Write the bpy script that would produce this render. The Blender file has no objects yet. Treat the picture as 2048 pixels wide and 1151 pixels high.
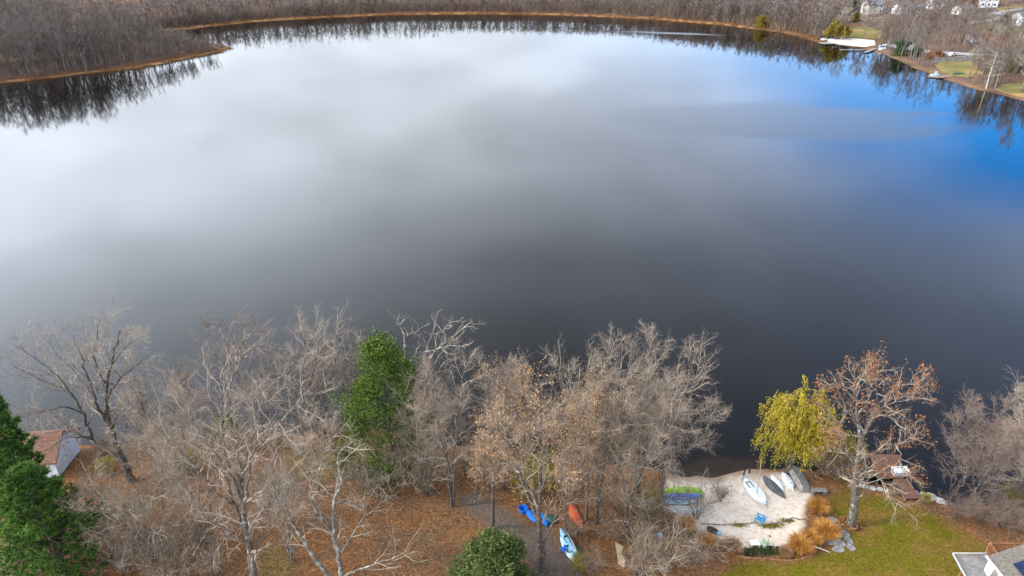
import bpy, bmesh, math, random
import numpy as np
from mathutils import Vector, Matrix, Euler
from mathutils.geometry import delaunay_2d_cdt

# ------------------------------------------------------------------ camera, sky, sun, exposure
SC = bpy.context.scene
COL = SC.collection
PITCH = math.radians(27.5); CAMH = 50.0; FPX = 1365.0
cam_d = bpy.data.cameras.new('camera'); cam = bpy.data.objects.new('camera', cam_d); COL.objects.link(cam)
cam.location = (0, 0, CAMH); cam.rotation_euler = (math.pi / 2 - PITCH, 0, 0)
cam_d.sensor_width = 36; cam_d.lens = FPX / 2048 * 36; cam_d.clip_start = 0.5; cam_d.clip_end = 20000
SC.camera = cam
SUN_EL = math.radians(38); SUN_AZ = math.radians(260)      # azimuth clockwise from +Y: sun to the left
SUN_DIR = Vector((math.sin(SUN_AZ) * math.cos(SUN_EL), math.cos(SUN_AZ) * math.cos(SUN_EL), math.sin(SUN_EL)))
W = bpy.data.worlds.new('World'); SC.world = W; W.use_nodes = True
def build_world():
    nt = W.node_tree; N = nt.nodes; L = nt.links; N.clear()
    out = N.new('ShaderNodeOutputWorld'); bg = N.new('ShaderNodeBackground'); bg.inputs[1].default_value = 0.1
    L.new(bg.outputs[0], out.inputs[0])
    sky = N.new('ShaderNodeTexSky'); sky.sky_type = 'NISHITA'; sky.sun_disc = False
    sky.sun_elevation = SUN_EL; sky.sun_rotation = SUN_AZ; sky.air_density = 1.0; sky.dust_density = 0.6; sky.ozone_density = 2.0
    tc = N.new('ShaderNodeTexCoord'); sep = N.new('ShaderNodeSeparateXYZ'); L.new(tc.outputs['Generated'], sep.inputs[0])
    def math_(op, a, b=None, c=None, clamp=False):
        m = N.new('ShaderNodeMath'); m.operation = op; m.use_clamp = clamp
        for i, v in enumerate((a, b, c)):
            if v is None: continue
            if isinstance(v, (int, float)): m.inputs[i].default_value = v
            else: L.new(v, m.inputs[i])
        return m.outputs[0]
    def mrange(v, a, b, c, d, smooth=True):
        m = N.new('ShaderNodeMapRange'); m.interpolation_type = 'SMOOTHSTEP' if smooth else 'LINEAR'
        L.new(v, m.inputs[0])
        for i, x in enumerate((a, b, c, d)): m.inputs[i + 1].default_value = x
        return m.outputs[0]
    X, Y, Z = sep.outputs
    # cloud layer on a plane overhead: direction / (height + bias)
    den = math_('ADD', math_('MAXIMUM', Z, 0.0), 0.22)
    cx = math_('DIVIDE', X, den); cy = math_('DIVIDE', Y, den)
    comb = N.new('ShaderNodeCombineXYZ'); L.new(cx, comb.inputs[0]); L.new(cy, comb.inputs[1]); comb.inputs[2].default_value = 3.7
    n1 = N.new('ShaderNodeTexNoise'); n1.inputs['Scale'].default_value = 1.05; n1.inputs['Detail'].default_value = 4; n1.inputs['Roughness'].default_value = 0.42
    L.new(comb.outputs[0], n1.inputs['Vector'])
    n2 = N.new('ShaderNodeTexNoise'); n2.inputs['Scale'].default_value = 2.3; n2.inputs['Detail'].default_value = 3; n2.inputs['Roughness'].default_value = 0.4
    L.new(comb.outputs[0], n2.inputs['Vector'])
    # a broad deck of cloud that opens low in the east (+x)
    thin = mrange(cx, -0.25, 1.05, 0.0, 0.36)
    gap = math_('MULTIPLY', math_('MULTIPLY', mrange(cx, 0.50, 1.15, 0.0, 1.0), mrange(cy, 1.20, 1.65, 0.0, 1.0)), mrange(cy, 1.85, 2.5, 1.0, 0.40))
    gap = math_('MULTIPLY', gap, mrange(n1.outputs[0], 0.36, 0.66, 0.90, 0.52))
    gap = math_('MULTIPLY', gap, mrange(n2.outputs[0], 0.42, 0.70, 1.0, 0.90))
    cov = math_('SUBTRACT', math_('SUBTRACT', 1.0, thin), gap, clamp=True)
    # the deck is thin low down and thickens overhead
    cr = N.new('ShaderNodeValToRGB'); L.new(math_('SUBTRACT', Z, mrange(cx, -1.35, 0.15, 0.13, 0.0)), cr.inputs[0]); e = cr.color_ramp.elements; cr.color_ramp.interpolation = 'EASE'
    prof = [(0.0, 0.76), (0.14, 0.84), (0.22, 1.0), (0.29, 0.98), (0.36, 0.80), (0.44, 0.64), (0.51, 0.50), (0.58, 0.37), (0.68, 0.28), (1.0, 0.31)]
    while len(e) < len(prof): e.new(0.5)
    for k, (pz, val) in enumerate(prof): e[k].position = pz; e[k].color = (val, val, val, 1)
    # brighter towards the veiled sun
    dp = N.new('ShaderNodeVectorMath'); dp.operation = 'DOT_PRODUCT'; L.new(tc.outputs['Generated'], dp.inputs[0]); dp.inputs[1].default_value = SUN_DIR
    dpos = math_('MAXIMUM', dp.outputs['Value'], 0.0)
    glow = math_('ADD', math_('ADD', math_('MULTIPLY', math_('POWER', dpos, 1.6), 2.35), math_('MULTIPLY', math_('POWER', dpos, 16.0), 2.5)), 0.96)
    tex = mrange(n2.outputs[0], 0.3, 0.72, 0.86, 1.14)
    br = math_('MULTIPLY', math_('MULTIPLY', cr.outputs[0], glow), tex)
    tint = N.new('ShaderNodeValToRGB'); L.new(Z, tint.inputs[0]); te = tint.color_ramp.elements
    te[0].position = 0.25; te[0].color = (22.6, 24.6, 27.6, 1); te[1].position = 0.6; te[1].color = (21.4, 23.9, 28.0, 1)
    cc = N.new('ShaderNodeMix'); cc.data_type = 'RGBA'; cc.blend_type = 'MULTIPLY'; cc.inputs[0].default_value = 1
    L.new(tint.outputs[0], cc.inputs[6])
    L.new(br, cc.inputs[7])
    # clear air, deep blue
    bl = N.new('ShaderNodeMix'); bl.data_type = 'RGBA'; bl.blend_type = 'MULTIPLY'; bl.inputs[0].default_value = 1
    L.new(sky.outputs[0], bl.inputs[6]); bl.inputs[7].default_value = (0.45, 2.5, 4.7, 1)
    mx = N.new('ShaderNodeMix'); mx.data_type = 'RGBA'
    L.new(cov, mx.inputs[0]); L.new(bl.outputs[2], mx.inputs[6]); L.new(cc.outputs[2], mx.inputs[7])
    L.new(mx.outputs[2], bg.inputs[0])
build_world()
sl = bpy.data.lights.new('sun', 'SUN'); sl.energy = 3.0; sl.angle = math.radians(6); sl.color = (1.0, 0.90, 0.76)
so = bpy.data.objects.new('sun', sl); COL.objects.link(so); so.rotation_euler = SUN_DIR.to_track_quat('Z', 'Y').to_euler()
so.location = (-120, -40, 160)
SC.view_settings.view_transform = 'Standard'; SC.view_settings.look = 'None'; SC.view_settings.exposure = 0.0; SC.view_settings.gamma = 1.0
SC.view_settings.use_curve_mapping = False
SC.render.engine = 'CYCLES'
SC.cycles.use_denoising = True; SC.cycles.denoiser = 'OPENIMAGEDENOISE'; SC.cycles.denoising_input_passes = 'RGB_ALBEDO_NORMAL'; SC.cycles.denoising_prefilter = 'ACCURATE'; SC.cycles.max_bounces = 6; SC.cycles.transparent_max_bounces = 12; SC.cycles.use_adaptive_sampling = True
SC.cycles.adaptive_threshold = 0.015
SC.cycles.filter_width = 1.5

# ------------------------------------------------------------------ pixel / ground helpers (photo pixels 2048 x 1151)
CP, SP = math.cos(PITCH), math.sin(PITCH)
def ray(u, v):
    a = (u - 1024.0) / FPX; b = (575.5 - v) / FPX
    return np.array([a, CP + b * SP, -SP + b * CP])
def at_z(u, v, z=0.0):
    d = ray(u, v); t = (z - CAMH) / d[2]
    return np.array([d[0] * t, d[1] * t, z])
def at_y(u, v, y):
    d = ray(u, v); t = y / d[1]
    return np.array([d[0] * t, y, CAMH + d[2] * t])

LAKE_PX = [(-420, 880), (-200, 905), (0, 903), (60, 893), (160, 884), (215, 892), (262, 893), (300, 880), (360, 872), (420, 874), (470, 872), (540, 866),
 (600, 866), (650, 856), (700, 846), (760, 852), (830, 872), (900, 890), (1000, 905), (1100, 915), (1200, 925), (1300, 938), (1370, 950), (1430, 951), (1490, 944),
 (1540, 936), (1600, 932), (1650, 940), (1700, 954), (1740, 968), (1790, 976), (1830, 984), (1870, 1000), (1930, 1010), (1990, 1010), (2060, 1000), (2200, 1000),
 (2500, 1000), (2900, 800), (2800, 500), (2480, 345), (2300, 285), (2150, 236), (2048, 203), (2000, 191), (1960, 181), (1920, 168), (1880, 158), (1840, 141), (1800, 123), (1760, 107),
 (1730, 99), (1690, 93), (1655, 88), (1632, 84), (1600, 74), (1560, 65.5), (1500, 58), (1450, 51), (1380, 45), (1290, 38.5), (1200, 34), (1100, 30.5), (1000, 29), (900, 28.5), (800, 29.5), (650, 35.5),
 (560, 40.5), (500, 45), (470, 48), (400, 56), (300, 66), (210, 69), (190, 73), (260, 74), (340, 79), (395, 86), (430, 90), (455, 93), (470, 97), (445, 103), (400, 112), (320, 129), (250, 140),
 (150, 151), (75, 160), (0, 168), (-120, 185), (-300, 220), (-600, 290), (-900, 420), (-1000, 650), (-800, 820)]
LAKE = np.array([at_z(u, v)[:2] for u, v in LAKE_PX])
def sdf(poly, x, y):
    """signed distance, positive inside"""
    x = np.asarray(x, float); y = np.asarray(y, float)
    best = np.full(x.shape, 1e18); inside = np.zeros(x.shape, bool)
    n = len(poly)
    for i in range(n):
        ax, ay = poly[i]; bx, by = poly[(i + 1) % n]
        ex, ey = bx - ax, by - ay
        t = np.clip(((x - ax) * ex + (y - ay) * ey) / (ex * ex + ey * ey + 1e-12), 0, 1)
        best = np.minimum(best, (x - ax - t * ex) ** 2 + (y - ay - t * ey) ** 2)
        if abs(ey) > 1e-12:
            c = ((ay > y) != (by > y)) & (x < (bx - ax) * (y - ay) / ey + ax)
            inside ^= c
    d = np.sqrt(best)
    return np.where(inside, d, -d)
def wob(x, y, s, seed=0.0):
    return (np.sin(x * 1.0 / s + 1.3 + seed) * np.cos(y * 1.13 / s - 0.7 + seed * 2) + 0.5 * np.sin(x * 2.3 / s - y * 1.7 / s + 2.1 + seed)
            + 0.3 * np.sin(x * 4.1 / s + y * 3.7 / s + seed * 3)) / 1.8
def sstep(a, b, v):
    t = np.clip((v - a) / (b - a), 0, 1); return t * t * (3 - 2 * t)
def shore_d(x, y):
    """distance from the lake's edge, positive on land"""
    d = -sdf(LAKE, x, y)
    near = y < 130
    return d + np.where(near, 0.45 * wob(x, y, 1.9) + 0.15 * wob(x, y, 0.6, 2.0), 1.3 * wob(x, y, 9.0))
def ground_z(x, y, d=None):
    x = np.asarray(x, float); y = np.asarray(y, float)
    if d is None: d = shore_d(x, y)
    near = y < 130
    dl = np.maximum(d, 0)
    beach = np.exp(-((x - 22.5) / 6.0) ** 2) * (y < 80)
    bank = np.where(near, 0.42 - 0.30 * beach, 0.5)
    z_near = bank * (1 - np.exp(-dl / 1.4)) + 0.055 * np.minimum(dl, 90) + 0.08 * wob(x, y, 3.1, 1.0) * sstep(1, 5, dl)
    hill = 0.015 + 0.075 * sstep(90, 230, x) * sstep(-60, 60, 520 - y) + 0.15 * sstep(380, 450, y) * sstep(190, 120, x)
    z_far = bank * (1 - np.exp(-dl / 2.0)) + hill * np.minimum(np.maximum(dl - 3, 0), np.where((y > 380) & (x < 160), 75, 260)) + 0.5 * wob(x, y, 31.0, 1.0) * sstep(4, 30, dl)
    zl = np.where(near, z_near, z_far)
    dw = np.minimum(d, 0)
    zw = np.maximum(dw * np.where(near, 0.16 - 0.05 * beach, 0.2), -4.0)
    return np.where(d > 0, zl, zw)
def gp(u, v):
    """ground point under a photo pixel"""
    d = ray(u, v); t1 = (0.0 - CAMH) / d[2]
    ts = np.linspace(t1 * 0.55, t1, 260)
    P = d[None, :] * ts[:, None]; P[:, 2] += CAMH
    g = ground_z(P[:, 0], P[:, 1])
    k = np.argmax(P[:, 2] <= np.maximum(g, 0.0))
    if k == 0: k = len(ts) - 1
    ts2 = np.linspace(ts[k - 1], ts[k], 30)
    P = d[None, :] * ts2[:, None]; P[:, 2] += CAMH
    g = np.maximum(ground_z(P[:, 0], P[:, 1]), 0.0)
    k = np.argmax(P[:, 2] <= g)
    if not (P[k, 2] <= g[k]): k = len(ts2) - 1
    return np.array([P[k, 0], P[k, 1], float(ground_z(P[k, 0], P[k, 1]))])
def gz(x, y): return float(ground_z(np.array([x]), np.array([y]))[0])

# ------------------------------------------------------------------ mesh helpers
class MB:
    """collects pieces of one mesh"""
    def __init__(s): s.v = []; s.q = []; s.t = []; s.n = 0; s.qm = []; s.tm = []
    def add(s, v, quads=None, tris=None, mat=0):
        v = np.asarray(v, float).reshape(-1, 3)
        if quads is not None and len(quads):
            q = np.asarray(quads, np.int64).reshape(-1, 4); s.q.append(q + s.n); s.qm.append(np.full(len(q), mat))
        if tris is not None and len(tris):
            t = np.asarray(tris, np.int64).reshape(-1, 3); s.t.append(t + s.n); s.tm.append(np.full(len(t), mat))
        s.v.append(v); s.n += len(v)
        return s
    def box(s, c, size, rz=0.0, rx=0.0, ry=0.0, mat=0, M=None):
        x, y, z = [k / 2 for k in size]
        v = np.array([[a * x, b * y, c2 * z] for c2 in (-1, 1) for a, b in ((-1, -1), (1, -1), (1, 1), (-1, 1))])
        R = np.array(Euler((rx, ry, rz)).to_matrix())
        v = v @ R.T + np.array(c)
        if M is not None: v = v @ np.array(M.to_3x3()).T + np.array(M.translation)
        return s.add(v, quads=[(0, 3, 2, 1), (4, 5, 6, 7), (0, 1, 5, 4), (1, 2, 6, 5), (2, 3, 7, 6), (3, 0, 4, 7)], mat=mat)
    def hexa(s, bottom, top, mat=0):
        return s.add(np.vstack([bottom, top]), quads=[(0, 3, 2, 1), (4, 5, 6, 7), (0, 1, 5, 4), (1, 2, 6, 5), (2, 3, 7, 6), (3, 0, 4, 7)], mat=mat)
    def tubes(s, P, R, k=5, spike=False, mat=0):
        """P (n,m,3) polylines, R (n,m) radii"""
        P = np.asarray(P, float); R = np.asarray(R, float)
        if P.ndim == 2: P = P[None]; R = R[None]
        n, m, _ = P.shape
        T = np.gradient(P, axis=1); T /= (np.linalg.norm(T, axis=2, keepdims=True) + 1e-9)
        ref = np.where(np.abs(T[:, :1, 2:3]) > 0.9, np.array([1.0, 0, 0]), np.array([0, 0, 1.0]))
        A = np.cross(T, np.broadcast_to(ref, T.shape)); A /= (np.linalg.norm(A, axis=2, keepdims=True) + 1e-9)
        B = np.cross(T, A)
        mm = m - 1 if spike else m
        ang = np.arange(k) * 2 * math.pi / k
        ring = P[:, :mm, None, :] + R[:, :mm, None, None] * (A[:, :mm, None, :] * np.cos(ang)[None, None, :, None] + B[:, :mm, None, :] * np.sin(ang)[None, None, :, None])
        per = mm * k + (1 if spike else 0)
        V = ring.reshape(n, mm * k, 3)
        if spike: V = np.concatenate([V, P[:, -1:, :]], axis=1)
        quads = []
        for i in range(mm - 1):
            for j in range(k):
                quads.append((i * k + j, i * k + (j + 1) % k, (i + 1) * k + (j + 1) % k, (i + 1) * k + j))
        off = (np.arange(n) * per)[:, None, None]
        Q = (np.array(quads)[None] + off).reshape(-1, 4) if quads else None
        Tt = None
        if spike:
            tr = np.array([((mm - 1) * k + j, (mm - 1) * k + (j + 1) % k, mm * k) for j in range(k)])
            Tt = (tr[None] + off).reshape(-1, 3)
        return s.add(V.reshape(-1, 3), Q, Tt, mat)
    def cards(s, C, size, rng, up=None, asp=1.0, mat=0):
        """small leaf-like diamonds at centres C"""
        C = np.asarray(C); n = len(C)
        a = rng.normal(size=(n, 3)); a /= np.linalg.norm(a, axis=1, keepdims=True)
        if up is not None: a = a * 0.6 + up; a /= np.linalg.norm(a, axis=1, keepdims=True)
        b = np.cross(a, rng.normal(size=(n, 3))); b /= (np.linalg.norm(b, axis=1, keepdims=True) + 1e-9)
        c = np.cross(a, b)
        sz = (size * rng.uniform(0.65, 1.35, n))[:, None] * 0.5
        V = np.stack([C - b * sz * asp, C + c * sz * 0.7 + a * sz * 0.25, C + b * sz * asp, C - c * sz * 0.7 + a * sz * 0.25], axis=1)
        Q = np.arange(4 * n).reshape(n, 4)
        return s.add(V.reshape(-1, 3), Q, mat=mat)
    def mesh(s, name, mats, smooth=False):
        me = bpy.data.meshes.new(name)
        V = np.concatenate(s.v) if s.v else np.zeros((0, 3))
        q = np.concatenate(s.q) if s.q else np.zeros((0, 4), np.int64); t = np.concatenate(s.t) if s.t else np.zeros((0, 3), np.int64)
        nl = q.size + t.size
        me.vertices.add(len(V)); me.vertices.foreach_set('co', V.astype(np.float32).ravel())
        me.loops.add(nl); me.loops.foreach_set('vertex_index', np.concatenate([q.ravel(), t.ravel()]).astype(np.int32))
        npol = len(q) + len(t); me.polygons.add(npol)
        st = np.concatenate([np.arange(len(q)) * 4, q.size + np.arange(len(t)) * 3]).astype(np.int32)
        me.polygons.foreach_set('loop_start', st)
        mi = np.concatenate(s.qm + s.tm) if (s.qm or s.tm) else np.zeros(0)
        me.polygons.foreach_set('material_index', mi.astype(np.int32))
        me.polygons.foreach_set('use_smooth', np.full(npol, smooth))
        me.update(calc_edges=True)
        for m in (mats if isinstance(mats, (list, tuple)) else [mats]): me.materials.append(m)
        return me
    def build(s, name, mats, parent=None, smooth=False):
        return link(name, s.mesh(name, mats, smooth), parent)
def link(name, data, parent=None):
    o = bpy.data.objects.new(name, data); COL.objects.link(o)
    if parent is not None: o.parent = parent
    return o
def tag(o, label=None, cat=None, group=None, kind=None):
    if label: o['label'] = label
    if cat: o['category'] = cat
    if group: o['group'] = group
    if kind: o['kind'] = kind
    return o
def thing(name, label, cat, loc=(0, 0, 0), rot=(0, 0, 0), group=None, scale=None):
    o = link(name, None); o.location = loc; o.rotation_euler = rot; o.empty_display_size = 0.3
    if scale: o.scale = scale if isinstance(scale, (tuple, list)) else (scale,) * 3
    return tag(o, label, cat, group)
def copy_thing(src, loc, rz=0.0, scale=1.0, label=None, group=None, tilt=(0, 0)):
    c = src.copy(); COL.objects.link(c); c.location = loc; c.rotation_euler = (tilt[0], tilt[1], rz)
    c.scale = (scale,) * 3 if not isinstance(scale, (tuple, list)) else scale
    if label: c['label'] = label
    if group: c['group'] = group
    for ch in src.children:
        k = ch.copy(); COL.objects.link(k); k.parent = c
        for g in ch.children:
            h = g.copy(); COL.objects.link(h); h.parent = k
    return c

# ------------------------------------------------------------------ materials
def principled(name):
    m = bpy.data.materials.new(name); m.use_nodes = True
    nt = m.node_tree; b = nt.nodes['Principled BSDF']
    return m, nt, b
def C4(c): return (c[0], c[1], c[2], 1)
def noise_mat(name, c1, c2, scale=6.0, rough=0.85, c3=None, scale3=1.3, lo=0.35, hi=0.65, bump=0.0, bscale=30.0, rnd=0.0, spec=0.25, coord='Object', thr3=(0.5, 0.62), stretch=None):
    """two colours mixed by noise, a third in patches, and variation from object to object"""
    m, nt, b = principled(name); N = nt.nodes; L = nt.links
    tc = N.new('ShaderNodeTexCoord'); src = tc.outputs[coord]
    if stretch:
        mp = N.new('ShaderNodeMapping'); mp.inputs['Scale'].default_value = stretch; L.new(src, mp.inputs[0]); src = mp.outputs[0]
    n = N.new('ShaderNodeTexNoise'); n.inputs['Scale'].default_value = scale; n.inputs['Detail'].default_value = 5
    L.new(src, n.inputs['Vector'])
    mr = N.new('ShaderNodeMapRange'); mr.inputs[1].default_value = lo; mr.inputs[2].default_value = hi; L.new(n.outputs[0], mr.inputs[0])
    mx = N.new('ShaderNodeMix'); mx.data_type = 'RGBA'; L.new(mr.outputs[0], mx.inputs[0])
    mx.inputs[6].default_value = C4(c1); mx.inputs[7].default_value = C4(c2); col = mx.outputs[2]
    if c3 is not None:
        n3 = N.new('ShaderNodeTexNoise'); n3.inputs['Scale'].default_value = scale3; n3.inputs['Detail'].default_value = 6; n3.inputs['Roughness'].default_value = 0.6
        L.new(tc.outputs[coord], n3.inputs['Vector'])
        m3 = N.new('ShaderNodeMapRange'); m3.inputs[1].default_value = thr3[0]; m3.inputs[2].default_value = thr3[1]; L.new(n3.outputs[0], m3.inputs[0])
        x3 = N.new('ShaderNodeMix'); x3.data_type = 'RGBA'; L.new(m3.outputs[0], x3.inputs[0]); L.new(col, x3.inputs[6]); x3.inputs[7].default_value = C4(c3); col = x3.outputs[2]
    if rnd > 0:
        oi = N.new('ShaderNodeObjectInfo'); hs = N.new('ShaderNodeHueSaturation')
        r1 = N.new('ShaderNodeMapRange'); r1.inputs[3].default_value = 1 - rnd; r1.inputs[4].default_value = 1 + rnd; L.new(oi.outputs['Random'], r1.inputs[0])
        L.new(r1.outputs[0], hs.inputs['Value']); L.new(col, hs.inputs['Color']); col = hs.outputs[0]
    L.new(col, b.inputs['Base Color']); b.inputs['Roughness'].default_value = rough; b.inputs['Specular IOR Level'].default_value = spec
    if bump > 0:
        nb = N.new('ShaderNodeTexNoise'); nb.inputs['Scale'].default_value = bscale; nb.inputs['Detail'].default_value = 4; L.new(src, nb.inputs['Vector'])
        bp = N.new('ShaderNodeBump'); bp.inputs['Strength'].default_value = bump; bp.inputs['Distance'].default_value = 0.05
        L.new(nb.outputs[0], bp.inputs['Height']); L.new(bp.outputs[0], b.inputs['Normal'])
    return m
def leaf_mat(name, c1, c2, scale=0.6, trans=0.35, rnd=0.08, c3=None):
    """thin foliage: diffuse with some light coming through"""
    m, nt, b = principled(name); N = nt.nodes; L = nt.links
    g = N.new('ShaderNodeNewGeometry'); n = N.new('ShaderNodeTexNoise'); n.inputs['Scale'].default_value = scale; n.inputs['Detail'].default_value = 3
    L.new(g.outputs['Position'], n.inputs['Vector'])
    ri = N.new('ShaderNodeMath'); ri.operation = 'ADD'; L.new(n.outputs[0], ri.inputs[0])
    sc = N.new('ShaderNodeMapRange'); sc.inputs[3].default_value = -0.28; sc.inputs[4].default_value = 0.28; L.new(g.outputs['Random Per Island'], sc.inputs[0]); L.new(sc.outputs[0], ri.inputs[1])
    cr = N.new('ShaderNodeValToRGB'); L.new(ri.outputs[0], cr.inputs[0])
    e = cr.color_ramp.elements; e[0].position = 0.3; e[0].color = C4(c1); e[1].position = 0.66; e[1].color = C4(c2)
    if c3 is not None: k = cr.color_ramp.elements.new(0.85); k.color = C4(c3)
    b.inputs['Roughness'].default_value = 0.6; b.inputs['Specular IOR Level'].default_value = 0.2
    L.new(cr.outputs[0], b.inputs['Base Color'])
    tr = N.new('ShaderNodeBsdfTranslucent'); L.new(cr.outputs[0], tr.inputs[0])
    mx = N.new('ShaderNodeMixShader'); mx.inputs[0].default_value = trans
    L.new(b.outputs[0], mx.inputs[1]); L.new(tr.outputs[0], mx.inputs[2]); L.new(mx.outputs[0], nt.nodes['Material Output'].inputs[0])
    return m
def paint(name, c, rough=0.45, dirt=0.35, scale=3.0):
    d = [k * (1 - dirt) for k in c]
    return noise_mat(name, d, c, scale, rough, lo=0.3, hi=0.55, spec=0.4, bump=0.08, bscale=14)

MAT = {}
MAT['bark_grey'] = noise_mat('bark_grey', (0.075, 0.058, 0.044), (0.16, 0.132, 0.106), 5, 0.9, c3=(0.34, 0.34, 0.27), scale3=2.2, bump=0.6, bscale=12, rnd=0.12, thr3=(0.56, 0.66))
MAT['bark_lichen'] = noise_mat('bark_lichen', (0.11, 0.088, 0.07), (0.22, 0.19, 0.155), 5, 0.9, c3=(0.42, 0.42, 0.34), scale3=1.8, bump=0.6, bscale=12, rnd=0.1, thr3=(0.5, 0.62))
MAT['bark_brown'] = noise_mat('bark_brown', (0.06, 0.045, 0.035), (0.145, 0.115, 0.09), 5, 0.9, c3=(0.30, 0.29, 0.23), scale3=2.4, bump=0.6, bscale=12, rnd=0.12, thr3=(0.58, 0.68))
MAT['bark_birch'] = noise_mat('bark_birch', (0.42, 0.38, 0.31), (0.58, 0.54, 0.46), 3, 0.8, c3=(0.14, 0.11, 0.09), scale3=1.6, thr3=(0.64, 0.68), rnd=0.04)
MAT['twig_pink'] = noise_mat('twig_pink', (0.18, 0.128, 0.09), (0.41, 0.31, 0.232), 0.8, 0.9, rnd=0.12)
MAT['twig_grey'] = noise_mat('twig_grey', (0.18, 0.136, 0.092), (0.42, 0.34, 0.25), 0.9, 0.9, rnd=0.12)
MAT['twig_tan'] = noise_mat('twig_tan', (0.17, 0.115, 0.072), (0.37, 0.28, 0.195), 0.8, 0.9, rnd=0.12)
MAT['twig_red'] = noise_mat('twig_red', (0.15, 0.10, 0.075), (0.32, 0.225, 0.175), 0.8, 0.9, rnd=0.12)
MAT['twig_brush'] = noise_mat('twig_brush', (0.13, 0.09, 0.06), (0.34, 0.26, 0.18), 0.9, 0.9, rnd=0.2)
MAT['limb_pale'] = noise_mat('pale_limb', (0.20, 0.158, 0.112), (0.45, 0.39, 0.295), 1.5, 0.9, rnd=0.12)
MAT['limb_brown'] = noise_mat('brown_limb', (0.12, 0.09, 0.068), (0.30, 0.25, 0.195), 1.5, 0.9, rnd=0.12)
MAT['leaf_rust'] = leaf_mat('leaf_rust', (0.17, 0.065, 0.028), (0.37, 0.155, 0.06), 0.8)
MAT['leaf_tan'] = leaf_mat('leaf_tan', (0.27, 0.13, 0.05), (0.56, 0.33, 0.15), 0.8)
MAT['leaf_yellow'] = leaf_mat('leaf_yellow', (0.16, 0.14, 0.015), (0.42, 0.34, 0.03), 1.2)
MAT['leaf_willow'] = leaf_mat('leaf_willow', (0.22, 0.18, 0.02), (0.56, 0.43, 0.04), 0.45, trans=0.4, c3=(0.55, 0.42, 0.05))
MAT['white_dull'] = noise_mat('dull_white', (0.52, 0.54, 0.56), (0.68, 0.70, 0.72), 2, 0.6)
MAT['leaf_holly'] = leaf_mat('leaf_holly', (0.022, 0.05, 0.008), (0.15, 0.21, 0.028), 0.55, trans=0.3)
MAT['needle_pine'] = leaf_mat('needle_pine', (0.03, 0.075, 0.014), (0.13, 0.23, 0.035), 0.45, trans=0.25)
MAT['needle_grey'] = leaf_mat('needle_grey', (0.045, 0.072, 0.018), (0.15, 0.185, 0.05), 0.8, trans=0.25)
MAT['needle_dark'] = leaf_mat('needle_dark', (0.015, 0.035, 0.012), (0.05, 0.085, 0.025), 0.4, trans=0.2)
MAT['grass_orange'] = leaf_mat('grass_orange', (0.42, 0.18, 0.04), (0.70, 0.37, 0.09), 1.4, trans=0.3)
MAT['grass_straw'] = leaf_mat('grass_straw', (0.30, 0.16, 0.075), (0.50, 0.31, 0.16), 1.4, trans=0.3)
MAT['reed'] = leaf_mat('reed', (0.17, 0.075, 0.03), (0.36, 0.18, 0.07), 0.06, trans=0.25)
MAT['white'] = paint('white_paint', (0.78, 0.78, 0.77), 0.4, 0.22)
MAT['white_old'] = noise_mat('white_weathered', (0.45, 0.45, 0.44), (0.75, 0.76, 0.77), 4, 0.6, c3=(0.30, 0.31, 0.27), scale3=3, thr3=(0.58, 0.66))
MAT['grey_boat'] = noise_mat('grey_canvas', (0.055, 0.055, 0.055), (0.115, 0.115, 0.115), 3, 0.6)
MAT['black'] = noise_mat('black_trim', (0.012, 0.012, 0.012), (0.03, 0.03, 0.03), 8, 0.5)
MAT['alu_old'] = noise_mat('weathered_hull', (0.17, 0.15, 0.13), (0.33, 0.30, 0.27), 5, 0.6, c3=(0.30, 0.13, 0.05), scale3=2.4, thr3=(0.6, 0.7))
MAT['blue'] = paint('blue_plastic', (0.015, 0.17, 0.62), 0.4, 0.3)
MAT['blue_chair'] = paint('turquoise_plastic', (0.01, 0.30, 0.58), 0.45, 0.2)
MAT['blue_pale'] = noise_mat('pale_blue_hull', (0.14, 0.40, 0.62), (0.33, 0.58, 0.72), 2.2, 0.45, c3=(0.70, 0.77, 0.79), scale3=1.4, thr3=(0.56, 0.66))
MAT['blue_white'] = noise_mat('white_blue_hull', (0.30, 0.52, 0.66), (0.66, 0.76, 0.80), 2.0, 0.45)
MAT['green_dark'] = paint('dark_green_hull', (0.012, 0.075, 0.055), 0.45, 0.4)
MAT['green_lime'] = noise_mat('lime_cover', (0.20, 0.42, 0.03), (0.40, 0.62, 0.06), 3, 0.7, c3=(0.30, 0.22, 0.08), scale3=3.0, thr3=(0.56, 0.64))
MAT['green_pale'] = paint('pale_green_plastic', (0.36, 0.52, 0.32), 0.5, 0.25)
MAT['red_hull'] = noise_mat('orange_red_hull', (0.33, 0.045, 0.015), (0.52, 0.10, 0.035), 3, 0.5, c3=(0.22, 0.05, 0.03), scale3=3, thr3=(0.6, 0.7))
MAT['wood_dock'] = noise_mat('brown_dock_boards', (0.12, 0.052, 0.032), (0.20, 0.095, 0.062), 3, 0.8, bump=0.3, bscale=20, rnd=0.14, stretch=(1, 6, 1))
MAT['wood_rail'] = noise_mat('stained_rail_wood', (0.16, 0.065, 0.03), (0.28, 0.125, 0.062), 3, 0.7, rnd=0.08)
MAT['wood_grey'] = noise_mat('weathered_wood', (0.16, 0.14, 0.12), (0.30, 0.27, 0.235), 4, 0.85, bump=0.3, bscale=18, rnd=0.1)
MAT['ply'] = noise_mat('tan_board', (0.42, 0.30, 0.17), (0.56, 0.43, 0.27), 3, 0.8)
MAT['stone'] = noise_mat('flag_stone', (0.14, 0.13, 0.125), (0.29, 0.27, 0.25), 3, 0.9, bump=0.5, bscale=9, rnd=0.2)
MAT['stone_pale'] = noise_mat('shore_stone', (0.28, 0.26, 0.24), (0.52, 0.49, 0.45), 3, 0.9, bump=0.5, bscale=9, rnd=0.25)
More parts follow.
